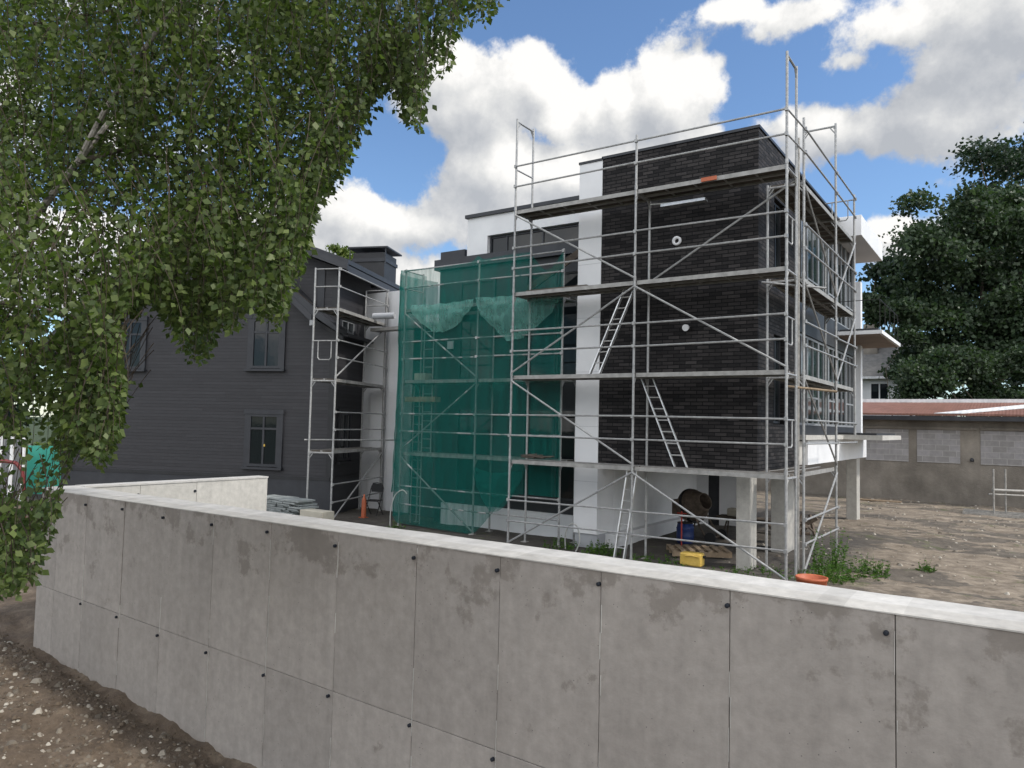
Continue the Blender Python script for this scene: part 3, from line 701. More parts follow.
def swag(x0, x1, ztop, sag, y, seed, label):
    b = MB(); nx, nz = 50, 14
    for i in range(nx+1):
        u = i/nx; x = x0+(x1-x0)*u; s_ = math.sin(math.pi*u)**.8
        for j in range(nz+1):
            v = j/nz; edge = 1+.16*noise.noise(Vector((x*2.3, seed*3.1, 0)))+.07*noise.noise(Vector((x*9, seed, 2))); z = ztop-.05*s_*(1+.6*noise.noise(Vector((x*4, seed, 5))))-(.14+sag*s_*edge*(.82 if seed == 1 else 1))*v
            yy = y-.06-.10*math.sin(math.pi*v)*s_+.07*noise.noise(Vector((x*3.5+z*2, z*5, seed)))+.03*noise.noise(Vector((x*11, z*9, seed)))
            b.v.append(Vector((x, yy, z)))
    for i in range(nx):
        for j in range(nz): a = i*(nz+1)+j; b.f.append((a, a+1, a+nz+2, a+nz+1)); b.mi.append(0)
    return tag(b.build('net_swag', 'net_light', smooth=True), label, 'net swag', 'pale net swags along the deck')
swag(-3.9, -1.72, 6.10, .75, .72, 1, 'pale green net swag sagging between the left and middle netted posts')
swag(-1.66, .93, 6.14, .95, .74, 2, 'pale green net swag sagging right of the middle netted post')
for k, (x0, x1, z0, dz, s) in enumerate(((-1.6, -.1, 1.75, .75, 5),)):
    b = MB(); nx, nz = 40, 16
    for i in range(nx+1):
        u = i/nx
        for j in range(nz+1):
            v = j/nz; b.v.append(Vector((x0+(x1-x0)*u, .70-.12*math.sin(math.pi*u)+.04*noise.noise(Vector((u*6, v*9, s))), z0-.1*math.sin(math.pi*u)-dz*v*(.3+math.sin(math.pi*u)))))
    for i in range(nx):
        for j in range(nz): a = i*(nz+1)+j; b.f.append((a, a+1, a+nz+2, a+nz+1)); b.mi.append(0)
    tag(b.build('net_fold', 'net', smooth=True), 'folded loose end of green net bunched low between two posts', 'net')

# leaning brown plank inside the scaffold
b = MB(); p0, p1 = Vector((-.45, 1.3, 6.35)), Vector((1.1, 1.45, 7.25)); d = (p1-p0).normalized(); u = Vector((0, 1, 0)); w = d.cross(u)*.09; e = u*.025
b.add([p0-w-e, p0+w-e, p0+w+e, p0-w+e, p1-w-e, p1+w-e, p1+w+e, p1-w+e], [(0, 3, 2, 1), (4, 5, 6, 7), (0, 1, 5, 4), (1, 2, 6, 5), (2, 3, 7, 6), (3, 0, 4, 7)])
tag(b.build('plank', 'wood_brown'), 'dark brown plank leaning diagonally behind the scaffold left of white pilaster', 'plank')
tag(MB().box(.25, 1.9, .15, .40, 6.035, 6.075).build('plank', 'wood_brown'), 'loose dark plank lying flat on the third deck', 'plank')
b = MB(); r = random.Random(3)
for _ in range(9):
    x = r.uniform(.1, .5); a = r.uniform(-.6, .6); L = r.uniform(.3, .6)
    b.tube((x, .3, 2.07+r.uniform(0, .08)), (x+L*math.cos(a), .3+L*math.sin(a)*.5, 2.06+r.uniform(0, .12)), .018, 5)
tag(b.build('offcut_pile', 'wood_brown'), 'small pile of dark offcuts on the lowest deck at the left post', 'offcuts')
# pipe on old-house scaffold
t = thing('pipe', PC(1.9, .2, 6.2), 'short grey plastic pipe lying on the upper deck by the old house', 'pipe')
q = PC(2.6, .1, 6.14); q2 = q+Vector((.62, .30, .02))
b = MB(); b.tube(q, q2, .10, 16); b.build('tube', 'grey_render', t, False)
MB().tube(q-Vector((.006, .003, 0)), q+Vector((.01, .005, 0)), .075, 16).build('bore', 'black', t)

# ------------------------------------------------------------------ small site things
# folding chair
t = thing('folding_chair', (-6.15, 1.75, 0), 'black metal folding chair standing against the white wall', 'chair')
CT = lambda x, y, z: Vector((-6.15, 1.75, gh(-6.15, 1.75)))+Matrix.Rotation(.35, 3, 'Z') @ Vector((x, y, z))
MB(CT).box(-.2, .2, -.2, .2, .43, .46).build('seat', 'black', t, bevel=.01)
b = MB(CT); b.prism([(-.18, .68), (.18, .68), (.19, .86), (.12, .93), (-.12, .93), (-.19, .86)], .20, .225, 'xz'); b.build('backrest', 'black', t)
for sx in (-.2, .2):
    MB(CT).path([(sx, -.22, 0), (sx, .05, .45), (sx, .22, .80), (sx*.7, .23, .94), (0, .23, .96)], .013, 6).build('leg', 'black', t)
    MB(CT).path([(sx, .26, 0), (sx, -.15, .44)], .013, 6).build('leg', 'black', t)
# orange gas bottle like post
b = MB(); gx, gy = -5.95, 1.15; g0 = gh(gx, gy)
t = thing('marker_post', (gx, gy, g0), 'slim orange marker post standing on the soil in front of the folding chair', 'marker post')
b.lathe((gx, gy, g0), (0, 0, 1), [(.02, .075), (.05, .072), (.50, .068), (.56, .05), (.60, .025), (.68, .025)], 14); b.build('post_body', 'orange', t, True)
MB().box(gx-.10, gx+.10, gy-.10, gy+.10, g0-.01, g0+.02).build('post_foot', 'orange', t)
# slate stack with pale board
t = thing('stone_stack', (-5.9, -1.2, 0), 'flat stack of grey stone slabs on a pallet beside the short wall', 'stone stack')
b = MB(); r = random.Random(9)
for k in range(9):
    x = -7.3
    while x < -5.75:
        w = r.uniform(.25, .6); z = .25+k*.055
        dy = r.uniform(-.06, .06); dz = r.uniform(0, .012); b.box(x+r.uniform(0, .05), x+w, -1.6+dy, -1.0+dy, z+dz, z+.042+dz); x += w
b.build('slab_layers', 'stone', t)
b = MB()
for y in (-1.55, -1.3, -1.05): b.box(-7.3, -5.45, y-.05, y+.05, .13, .24)
for x in (-7.25, -6.3, -5.5): b.box(x-.05, x+.05, -1.6, -1.0, .0, .13)
b.build('pallet', 'wood', t)
b = MB(); b.box(-5.3, -4.45, -1.75, -1.35, -.02, .55); tag(b.build('foam_block', 'pale_board', bevel=.01), 'pale beige insulation block beside the stack of stone slabs', 'block')
# concrete mixer
mx, my = 3.05, 4.2; g0 = gh(mx, my)
t = thing('cement_mixer', (mx, my, g0), 'dirty cement mixer with a dark tilted drum under the brick block', 'cement mixer')
dr = Vector((.85, -.35, .35)).normalized(); c0 = Vector((mx-.12, my, g0+.86))
b = MB(); b.lathe(c0, dr, [(-.42, .12), (-.38, .26), (-.12, .42), (.12, .42), (.38, .24), (.46, .22), (.44, .19), (.1, .36)], 24); b.build('drum', 'rust', t, True)
MB().lathe(c0, dr, [(-.03, .425), (-.03, .455), (.03, .455), (.03, .425)], 32).build('ring_gear', 'black', t)
b = MB()
for sy in (-.42, .42):
    b.tube((mx-.35, my+sy, g0+.02), (mx-.05, my+sy, g0+.80), .026); b.tube((mx+.45, my+sy, g0+.02), (mx+.0, my+sy, g0+.80), .026)
b.tube((mx-.35, my-.42, g0+.15), (mx-.35, my+.42, g0+.15), .024); b.tube((mx+.45, my-.42, g0+.1), (mx+.45, my+.42, g0+.1), .024)
b.tube((mx-.05, my-.45, g0+.80), (mx-.05, my+.45, g0+.80), .03); b.build('stand', 'rust', t)
MB().box(mx-.62, mx-.36, my-.2, my+.2, g0+.62, g0+1.0).build('motor_housing', 'rust', t, bevel=.02)
for sy in (-.44, .44): MB().lathe((mx+.5, my+sy-.03, g0+.14), (0, 1, 0), [(0, .05), (0, .14), (.06, .14), (.06, .05)], 18).build('wheel', 'black', t)
# barrel, red stand pipe, jerrycan, tub
gx, gy = 3.02, 3.45; g0 = gh(gx, gy)
t = thing('barrel', (gx, gy, g0), 'blue plastic barrel in front of the cement mixer', 'barrel')
MB().lathe((gx, gy, g0), (0, 0, 1), [(0, .19), (.04, .21), (.16, .215), (.18, .225), (.2, .215), (.36, .215), (.38, .225), (.40, .21), (.50, .19)], 20).build('body', 'blue', t, True)
MB().lathe((gx, gy, g0+.50), (0, 0, 1), [(0, .195), (.02, .195), (.025, .18)], 20).build('lid', 'black', t)
gx, gy = 3.2, 2.75; g0 = gh(gx, gy)
t = thing('prop', (gx, gy, g0), 'thin red steel prop standing upright beside the blue barrel', 'prop')
MB().tube((gx, gy, g0), (gx, gy, g0+.85), .018, 8).build('tube', 'red', t); MB().box(gx-.07, gx+.07, gy-.07, gy+.07, g0-.01, g0+.01).build('foot', 'red', t)
MB().tube((gx-.12, gy, g0+.80), (gx+.12, gy, g0+.80), .014, 6).build('handle', 'red', t)
gx, gy = 4.28, .62; g0 = gh(gx, gy)
t = thing('jerrycan', (gx, gy, g0), 'yellow plastic jerrycan lying on its side near the wooden pallet', 'jerrycan')
b = MB(); b.box(gx-.23, gx+.23, gy-.13, gy+.13, g0+.0, g0+.27); b.build('body', 'yellow', t, False, .035)
b = MB(); b.tube((gx+.23, gy+.02, g0+.2), (gx+.28, gy+.02, g0+.2), .03, 10); b.build('cap', 'black', t)
b = MB(); b.path([(gx+.2, gy-.15, g0+.21), (gx+.05, gy-.17, g0+.23), (gx-.1, gy-.15, g0+.21)], .014, 6); b.build('handle', 'yellow', t)
gx, gy = 6.85, -.22; g0 = 0
t = thing('plastic_tub', (gx, gy, g0), 'round orange red plastic tub just behind the long wall top', 'tub')
MB().lathe((gx, gy, g0-.02), (0, 0, 1), [(0, .235), (.02, .25), (.20, .265), (.205, .275), (.25, .28), (.255, .265), (.24, .245), (.06, .215), (.05, .02)], 28).build('body', 'orange', t, True)
# pallet
t = thing('pallet', (4.1, 1.9, 0), 'weathered wooden pallet lying on the soil left of the front column', 'pallet')
PT = lambda x, y, z: Vector((3.95, 1.95, .03))+Matrix.Rotation(.55, 3, 'Z') @ Vector((x, y, z))
for k in range(7): MB(PT).box(-.68+k*.2, -.58+k*.2, -.45, .45, .102, .124).build('slat', 'wood', t)
for y in (-.42, 0, .42): MB(PT).box(-.68, .62, y-.035, y+.035, .0, .10).build('bearer', 'wood', t)
# trestle table under the block with scrap
t = thing('trestle_bench', (3.9, 5.2, 0), 'low dark bench of boards behind the front column', 'bench')
MB().box(3.3, 5.0, 4.9, 5.4, .52, .57).build('bench_top', 'wood_brown', t)
for x in (3.45, 4.85):
    b = MB(); b.tube((x, 4.95, 0), (x+.1, 5.1, .52), .025); b.tube((x, 5.35, 0), (x+.1, 5.2, .52), .025); b.build('leg', 'wood_brown', t)
tag(MB().box(3.55, 4.0, 5.0, 5.3, .572, .78).build('cement_bag', 'pale_board', bevel=.04), 'pale cement bag lying on the low dark bench', 'cement bag')
b = MB(); r = random.Random(12)
for _ in range(26):
    x, y = r.uniform(4.1, 5.3), r.uniform(5.8, 7.2); s = r.uniform(.08, .22)
    b.tube((x, y, r.uniform(0, .25)), (x+r.uniform(-.5, .5), y+r.uniform(-.4, .4), r.uniform(.1, .6)), s*.35, 6)
tag(b.build('scrap_heap', 'rust'), 'dark heap of scrap and offcuts behind the middle column', 'scrap heap')
# hoses
def hose(pts, rr, label, mt='plastic_white'):
    b = MB(); P = [Vector(p) for p in pts]; S = []
    for i in range(len(P)-1):
        p0, p1, p2, p3 = P[max(i-1, 0)], P[i], P[i+1], P[min(i+2, len(P)-1)]
        for k in range(6):
            u = k/6; S.append(.5*((2*p1)+(p2-p0)*u+(2*p0-5*p1+4*p2-p3)*u*u+(3*p1-p0-3*p2+p3)*u**3))
    S.append(P[-1]); b.path(S, rr, 6); return tag(b.build('hose', mt), label, 'hose')
hose([(1.25, .55, .0), (1.27, .5, .35), (1.42, .48, .60), (1.60, .46, .55), (1.68, .45, .25), (1.6, .4, -.02)], .016, 'white hose looped upright in the weeds below the pilaster')
hose([(-3.98, .2, .0), (-3.97, .2, .5), (-3.84, .2, .88), (-3.6, .22, 1.05), (-3.5, .3, .95)], .015, 'white hose arching up at the foot of the left net edge')
# trestle frames by garage
t = thing('steel_trestle', (9.6, 17.5, 0), 'galvanised steel trestle frames lying in the yard at the right edge', 'trestle')
g0 = gh(9.6, 17.5)
b = MB()
for x in (9.15, 9.5): b.tube((x, 17.2+(x-9.15), g0), (x, 17.2+(x-9.15), g0+1.7), .03, 8)
b.build('post', 'steel_dull', t)
b = MB(); b.tube((9.1, 17.3, g0+.95), (11.2, 18.2, g0+.93), .05, 8); b.tube((9.0, 17.2, g0+.80), (11.2, 18.1, g0+.78), .03, 8); b.build('cross_bar', 'steel_dull', t)
b = MB()
for k in range(4): b.box(8.2, 11.5, 17.0+k*.28, 17.1+k*.28, g0+.03+.03*(k % 2), g0+.13+.03*(k % 2))
b.build('base_rail', 'steel_dull', t)
b = MB(); b.box(4.3, 5.9, 19.6, 19.9, .02, .07); tag(b.build('plank', 'wood'), 'pale plank on the ground at the foot of the garage wall', 'plank')

# ------------------------------------------------------------------ background buildings
t = thing('garage_building', (6, 23, 0), 'long low garage with rough cement wall and orange sheet roof', 'garage')
MB().box(-3, 20, 21.5, 24.9, -.3, 3.55).build('wall', 'rough_cement', t)
for x0, x1 in ((4.3, 5.98), (6.3, 7.88), (8.6, 10.6)): MB().box(x0, x1, 21.47, 21.52, 1.65, 3.02).build('block_infill', 'block', t)
for x0, x1 in ((2.2, 8.5), (8.62, 14)): MB().box(x0, x1, 21.44, 21.5, 3.05, 3.149).build('lintel', 'rough_cement', t)
rf = MB().add([(-3, 20.9, 3.62), (20, 20.9, 3.62), (20, 25, 4.25), (-3, 25, 4.25), (-3, 20.9, 3.70), (20, 20.9, 3.70), (20, 25, 4.33), (-3, 25, 4.33)],
    [(0, 3, 2, 1), (4, 5, 6, 7), (0, 1, 5, 4), (1, 2, 6, 5), (2, 3, 7, 6), (3, 0, 4, 7)]).build('roof', 'roof_orange', t)
MB().add([(7.0, 20.9, 3.73), (8.0, 20.9, 3.73), (12.6, 24.95, 4.36), (11.2, 24.95, 4.36), (7.0, 20.9, 3.71), (8.0, 20.9, 3.71), (12.6, 24.95, 4.34), (11.2, 24.95, 4.34)],
    [(0, 1, 2, 3), (4, 7, 6, 5), (0, 4, 5, 1), (1, 5, 6, 2), (2, 6, 7, 3), (3, 7, 4, 0)]).build('white_roof_sheet', 'roof_white', rf)
MB().box(-3, 20, 24.9, 25.2, 4.30, 4.47).build('ridge', 'roof_white', rf)
MB().box(-3, 20, 20.86, 20.98, 3.42, 3.60).build('gutter', 'dark_metal', rf)
MB().box(-3, 20, 20.98, 21.5, 3.50, 3.60).build('eave_board', 'trim_black', rf)
MB().lathe((8.3, 21.4, 1.9), (0, -.2, -1), [(0, .05), (.1, .08), (.14, .07)], 12).build('wall_lamp', 'dark_metal', t)

t = thing('house', (2, 42, 0), 'pale house with grey roof glimpsed between the building and the trees', 'house')
MB().box(-6, 4.2, 40, 48, 0, 6.6).build('wall', 'white', t)
b = MB().prism([(39.3, 6.5), (44, 9.6), (48.7, 6.5)], -6.6, 4.8, 'yz'); b.build('roof', 'grey_roof', t)
b = MB(); b.box(-7, 4.9, 39.2, 39.5, 6.4, 6.55); b.build('gutter', 'roof_white', t)
for x in (-3, -.4, 2.2): window(t, lambda a, d, z: Vector((a, 40-d, z)), x-.6, x+.6, 5.0, 6.2, (x,), (), 'white_clean', 'glass', fw=.1)
MB().box(.9, 1.8, 42, 42.8, 8, 10.4).build('chimney', 'rough_cement', t)

# left background: corrugated fence, teal hoarding, red rail
t = thing('corrugated_fence', (-17.5, -1, 0), 'grey corrugated fence with white posts at the far left', 'fence')
fx = lambda px: None
def bgpt(px, py, dist): return cam_point(px, py, dist)
pa = bgpt(-60, 500, 24); pb = bgpt(22, 500, 24); d = Vector((pb.x-pa.x, pb.y-pa.y, 0)); L = d.length; d.normalize(); nn = Vector((-d.y, d.x, 0))
FTf = lambda a, w, z: Vector((pa.x, pa.y, 0))+d*a+nn*w+Vector((0, 0, z))
b = MB(FTf); k = 60
for i in range(k): a0, a1 = L*i/k, L*(i+1)/k; b.add([(a0, .03*(i % 2), 0), (a1, .03*((i+1) % 2), 0), (a1, .03*((i+1) % 2), 2.0), (a0, .03*(i % 2), 2.0)], [(0, 1, 2, 3)])
b.build('sheet', 'corrugated', t)
for i in range(8): MB(FTf).box(L*i/7-.04, L*i/7+.04, -.10, -.03, 0, 2.1).build('post', 'white', t)
pc_, pd_ = bgpt(25, 500, 25.5), bgpt(90, 500, 25.5)
t = thing('hoarding', (pc_.x, pc_.y, 0), 'teal green hoarding panel between the corrugated fence and the dark house', 'hoarding')
d2 = Vector((pd_.x-pc_.x, pd_.y-pc_.y, 0)); L2 = d2.length; d2.normalize(); n2 = Vector((-d2.y, d2.x, 0))
HTt = lambda a, w, z: Vector((pc_.x, pc_.y, 0))+d2*a+n2*w+Vector((0, 0, z))
MB(HTt).box(0, L2, 0, .06, .1, 1.75).build('panel', 'teal', t)
for i in range(3): MB(HTt).box(L2*i/2-.04, L2*i/2+.04, .06, .14, 0, 1.8).build('post', 'steel_dull', t)
q1 = [bgpt(x, y, 20) for x, y in ((-30, 462), (5, 461), (16, 463), (22, 470), (24, 485), (24, 530))]
hb = MB(); hb.path(q1, .05, 8); tag(hb.build('pipe_rail', 'dark_red'), 'dark red bent pipe rail before the corrugated fence', 'rail')

# ------------------------------------------------------------------ foliage
def leaf_quads(P, D, S, spread=.5, fold=.25):
    """P (n,3) positions, D (n,3) leaf axis, S (n,) length -> diamond quads"""
    n_ = len(P); D = D/np.linalg.norm(D, axis=1, keepdims=True); R = rng.normal(size=(n_, 3)); U = np.cross(D, R); U /= np.linalg.norm(U, axis=1, keepdims=True); Wv = np.cross(D, U)
    S = S[:, None]; a = P; b_ = P+D*S*.42+U*S*spread*.75+Wv*S*fold*.35; c_ = P+D*S; d_ = P+D*S*.42-U*S*spread*.75+Wv*S*fold*.35
    return np.stack([a, b_, c_, d_], 1)
# --- birch, its pendulous twigs hang into the view from the left
PX = [-80, 0, 30, 48, 60, 75, 100, 118, 123, 126, 150, 165, 180, 197, 208, 218, 230, 245, 262, 281, 290, 300, 306, 320, 330, 345, 355, 372, 385, 395, 405, 418, 424, 432, 448, 455, 470, 485, 498, 512]
PYv = [640, 600, 592, 545, 490, 445, 468, 440, 395, 322, 300, 318, 345, 370, 355, 325, 336, 312, 318, 333, 282, 276, 240, 195, 200, 168, 140, 108, 92, 100, 122, 143, 100, 60, 76, 28, 22, 26, 10, -20]
r = random.Random(21)
trunk = Vector(cam_point(-330, 300, 6.6)); trunk.z = 0; tz = gh(trunk.x, trunk.y)
MWi = MW.to_3x3().transposed()
def view(p):
    v = MWi @ (Vector(p)-CAM); return 512+F*v.x/-v.z, CY-F*v.y/-v.z
def prune():
    keep = []
    for i, p in enumerate(LP):
        x, y = view(p)
        if 0 <= x <= 512 and y > 0:
            if y > interp(x, PX, PYv)+9 and r.random() < .93: continue
            if 122 < x < 150 and 316 < y < 378 and r.random() < .93: continue
            if x < 66 and 447 < y < 498 and r.random() < .6: continue
        keep.append(i)
    return keep
t = thing('birch_tree', (trunk.x, trunk.y, tz), 'weeping birch with small leaves on hanging twigs filling the upper left', 'tree')
b = MB(); top = trunk+Vector((.3, .2, 9.5))
tp = [trunk+Vector((0, 0, tz-.2))]+[trunk.lerp(top, u)+Vector((.08*math.sin(u*7), .06*math.cos(u*5), 0)) for u in (.15, .3, .45, .6, .75, .9)]+[top]
b.path(tp, .19, 12, 0, .06); b.build('trunk', 'bark_birch', t)
limb_specs = [ # polylines in view coordinates with distance
 [(-330, 250, 6.6), (-150, 330, 6.3), (-10, 265, 6.0), (42, 208, 5.9), (78, 162, 5.8), (104, 112, 5.8), (132, 66, 5.8), (165, 20, 5.7), (215, -40, 5.6), (300, -90, 5.5), (400, -100, 5.4)],
 [(78, 162, 5.8), (112, 118, 6.1), (160, 90, 6.4), (205, 40, 6.7), (240, -60, 6.9)],
 [(-330, 100, 6.6), (-100, 60, 6.9), (50, 20, 7.2), (180, 0, 7.4), (290, 30, 7.5)],
 [(-330, 350, 6.6), (-160, 330, 5.6), (-40, 300, 5.1), (30, 305, 4.9), (80, 318, 4.8)],
 [(-330, -50, 6.6), (-50, -120, 6.5), (160, -130, 6.4), (330, -80, 6.3), (450, -60, 6.2), (500, -40, 6.2)],
 [(78, 162, 5.8), (120, 150, 6.2), (180, 160, 6.6), (240, 190, 6.9)],
 [(-100, 60, 6.9), (0, 110, 7.6), (90, 130, 8.0), (170, 120, 8.2)]]
for k, sp in enumerate(limb_specs):
    pts = [cam_point(*q) for q in sp]; MB().path(pts, .036 if k == 0 else .022, 8, 0, .007).build('branch', 'bark_birch' if k < 2 else 'bark', t)
LP, LD, LS = [], [], []; tw = MB()
def strand(px, py1, dist, length, dens=1.0):
    """a twig that ends (lowest) at the given view point and climbs 'length' metres"""
    nonlocal_ = None
    end = cam_point(px, py1, dist); steps = max(4, int(length/.09)); ax = r.uniform(-1, 1); ay = r.uniform(-1, 1)
    pts = []
    for i in range(steps+1):
        u = i/steps; h = length*u
        pts.append(end+Vector((ax*.42*u**2*length+.02*math.sin(h*7+ax*9), ay*.42*u**2*length+.02*math.cos(h*6+ay*5), h)))
    for i in range(0, steps, 1): tw.tube(pts[i], pts[i+1], .0016+.002*i/steps, 3, None, 0, False)
    m_ = int(length/.017*dens)
    for k in range(m_):
        u = (k+r.random())/m_; f = u*steps; i = min(steps-1, int(f)); p = pts[i].lerp(pts[i+1], f-i)
        a = r.uniform(0, 2*math.pi); off = r.uniform(.008, .075)*(1 if u > .08 else .4)
        o = Vector((math.cos(a)*off, math.sin(a)*off, r.uniform(-.02, .01)))
        LP.append(p+o); LD.append((math.cos(a)*r.uniform(.2, 1.2), math.sin(a)*r.uniform(.2, 1.2), -r.uniform(.0, 1.1))); LS.append(r.triangular(.026, .076, .050))
holes = [(12, 466, 22, 24), (46, 474, 20, 22), (136, 345, 12, 30), (62, 232, 34, 18), (105, 255, 26, 12), (150, 155, 12, 12), (228, 60, 8, 18), (137, 230, 18, 16)]
cnt = 0; tries = 0
while cnt < 2000 and tries < 30000:
    tries += 1
    px = r.uniform(-60, 505); yb = interp(px, PX, PYv)
    w = 1.0 if px < 330 else (.62 if px < 430 else .38)
    if r.random() > w: continue
    edge = r.random() < .33
    py = yb-abs(r.gauss(0, 13)) if edge else r.uniform(-40, yb-8)
    if py > yb: continue
    L = r.uniform(.35, .95)
    dist = (r.uniform(5.0, 8.4) if py < 200 else r.uniform(4.7, 7.6)) if px > 140 or py < 280 else r.uniform(4.3, 6.2)
    if edge and px > 300: dist = r.uniform(5.2, 6.6); L = r.uniform(.35, .7)
    cy_ = py-L*60/ (dist/6)
    if px < 66 and py > 470 and r.random() < .45: continue
    hit = any(((px-hx)/rx)**2+((py-15-hy)/ry)**2 < 1.3 or ((px-hx)/rx)**2+((cy_-hy)/ry)**2 < 1.0 for hx, hy, rx, ry in holes)
    if hit and r.random() < .86: continue
    # keep the right boundary of the low clump clean
    if 126 < px < 200 and py > interp(px, PX, PYv): continue
    strand(px, py, dist, L, 1.0 if px < 330 else .8); cnt += 1
def cluster(px, py, dist, n_, rad_):
    c = cam_point(px, py, dist); ax = Vector((r.gauss(0, 1), r.gauss(0, 1), -.9)).normalized()
    for k in range(n_):
        u = r.uniform(-1, 1); o = ax*u*rad_*1.5+Vector((r.gauss(0, .3), r.gauss(0, .3), r.gauss(0, .3)))*rad_
        LP.append(c+o); LD.append((r.gauss(0, .6), r.gauss(0, .6), -r.uniform(-.2, 1.0))); LS.append(r.triangular(.024, .062, .042))
    tw.tube(c-ax*rad_*1.6, c+ax*rad_*1.6, .004, 4, .002, 0, False)
k = 0
while k < 900:
    px, py = r.uniform(-70, 345), r.uniform(-70, 300)
    if py > interp(px, PX, PYv)-38: continue
    if r.random() < (py-150)/220: continue
    if any(((px-hx)/(rx+8))**2+((py-hy)/(ry+8))**2 < 1 for hx, hy, rx, ry in holes): continue
    cluster(px, py, r.uniform(5.8, 9.0), r.randint(26, 50), r.uniform(.10, .24)); k += 1
k = 0
while k < 420:
    px, py = r.uniform(-70, 260), r.uniform(-60, 195)
    if any(((px-hx)/rx)**2+((py-hy)/ry)**2 < 1 for hx, hy, rx, ry in holes): continue
    cluster(px, py, r.uniform(7.5, 10.0), r.randint(30, 50), r.uniform(.16, .30)); k += 1
# strands above the frame so that the crown goes on upward
for _ in range(160): strand(r.uniform(-500, 420), r.uniform(-260, -30), r.uniform(5, 8.5), r.uniform(.5, 1.1), .6)
for _ in range(120): strand(r.uniform(-520, -60), r.uniform(-100, 620), r.uniform(4.8, 8.5), r.uniform(.5, 1.1), .6)
tw.build('twigs', 'twig', t)
KP = prune(); LP = [LP[i] for i in KP]; LD = [LD[i] for i in KP]; LS = [LS[i] for i in KP]
quadmesh('leaves', leaf_quads(np.array([tuple(v) for v in LP]), np.array(LD), np.array(LS)), 'leaf_birch', t)
print('birch leaves', len(LP))

def tree(name, base, clumps, leafsize, nleaf, mt, label, cat='tree', group=None, trunk_r=.35, limbs=10, seed=1, bark='bark'):
    """clumps: list of (x,y,z,rx,ry,rz)"""
    rr = np.random.default_rng(seed); base = Vector(base); t = thing(name, base, label, cat, group)
    cs = np.array(clumps, float); vol = (cs[:, 3]*cs[:, 4]*cs[:, 5])**(2/3); cntc = np.maximum(20, (nleaf*vol/vol.sum()).astype(int))
    # each large clump is a cloud of small sprays near its surface
    allP = []; allD = []
    for c_, k in zip(cs, cntc):
        ns = max(4, k//16); d = rr.normal(size=(ns, 3)); d /= np.linalg.norm(d, axis=1, keepdims=True); d[:, 2] = np.where(d[:, 2] < -.3, -d[:, 2]*.6, d[:, 2])
        rad_ = rr.uniform(.25, 1.1, size=(ns, 1))**.6; ctr = c_[:3]+d*rad_*c_[3:6]
        idx = rr.integers(0, ns, k); sr = .22*c_[3:6].mean()+.10
        off = rr.normal(size=(k, 3))*[sr, sr, sr*.55]
        allP.append(ctr[idx]+off); allD.append(d[idx]*.6+rr.normal(size=(k, 3))*.6+[0, 0, -.25])
    P = np.concatenate(allP); D = np.concatenate(allD); S = rr.uniform(.7, 1.3, len(P))*leafsize
    quadmesh('crown', leaf_quads(P, D, S, .55, .5), mt, t)
    b = MB(); mid = Vector(cs[:, :3].mean(0)); h = max(.5, (mid.z-base.z)); fork = base+Vector(((mid.x-base.x)*.3, (mid.y-base.y)*.3, h*.45))
    b.path([base-Vector((0, 0, .2)), base.lerp(fork, .5)+Vector((.04*h*.2, 0, 0)), fork], trunk_r, 10, 0, trunk_r*.75)
    order = rr.permutation(len(cs))[:limbs]
    for i in order:
        q = Vector(cs[i, :3]); m1 = fork.lerp(q, .5)+Vector((rr.normal()*.06*h, rr.normal()*.06*h, .06*h)); b.path([fork, fork.lerp(m1, .5), m1, q], trunk_r*.5, 7, 0, trunk_r*.08)
    b.build('trunk', bark, t)
    return t
def clumpset(px_list, dist, rfun, seed, depth=2.5):
    """view-space crown outline turned into clumps of real size at a real distance"""
    rr = random.Random(seed); out = []
    for px, py, pr_ in px_list:
        dd = dist+rr.uniform(-depth, depth); q = cam_point(px, py, dd); rad_ = pr_*dd/F
        out.append((q.x, q.y, q.z, rad_, rad_, rad_*.85))
    return out
def fill(outline, n_, rmin, rmax, seed):
    """random discs inside a polygon in view units"""
    rr = random.Random(seed); xs_ = [p[0] for p in outline]; ys_ = [p[1] for p in outline]; out = []
    def inside(x, y):
        c = False; k = len(outline)
        for i in range(k):
            x1, y1 = outline[i]; x2, y2 = outline[(i+1) % k]
            if (y1 > y) != (y2 > y) and x < (x2-x1)*(y-y1)/(y2-y1)+x1: c = not c
        return c
    g = 0
    while len(out) < n_ and g < 5000:
        g += 1; x, y = rr.uniform(min(xs_), max(xs_)), rr.uniform(min(ys_), max(ys_)); R = rr.uniform(rmin, rmax)
        if all(inside(x+R*.75*math.cos(a), y+R*.75*math.sin(a)) for a in [k*math.pi/3 for k in range(6)]): out.append((x, y, R))
    return out
gd = 46
def gbase(px, dist): q = cam_point(px, 430, dist); return (q.x, q.y, 0)
ol = [(893, 215), (905, 195), (925, 188), (945, 192), (985, 185), (1060, 190), (1090, 300), (1060, 395), (985, 385), (930, 398), (893, 392), (888, 360), (905, 330), (885, 300), (860, 270), (868, 250), (900, 240), (905, 225)]
tree('maple_tree', gbase(975, 44), clumpset(fill(ol, 95, 11, 27, 4), 44, None, 5, 3.0), .24, 62000, 'leaf_maple', 'broad leafy maple in front of the other trees above the garage roof', seed=4, trunk_r=.45)
ol = [(962, 150), (985, 130), (1010, 126), (1060, 130), (1120, 200), (1100, 400), (1000, 400), (960, 330), (955, 250), (958, 195)]
tree('dark_tree', gbase(1040, 52), clumpset(fill(ol, 60, 12, 30, 8), 52, None, 6, 3.0), .28, 34000, 'leaf_dark', 'tallest dark green tree at the right edge behind the maple', seed=5, trunk_r=.5)
ol = [(862, 262), (880, 255), (905, 262), (915, 300), (905, 345), (880, 330), (866, 310)]
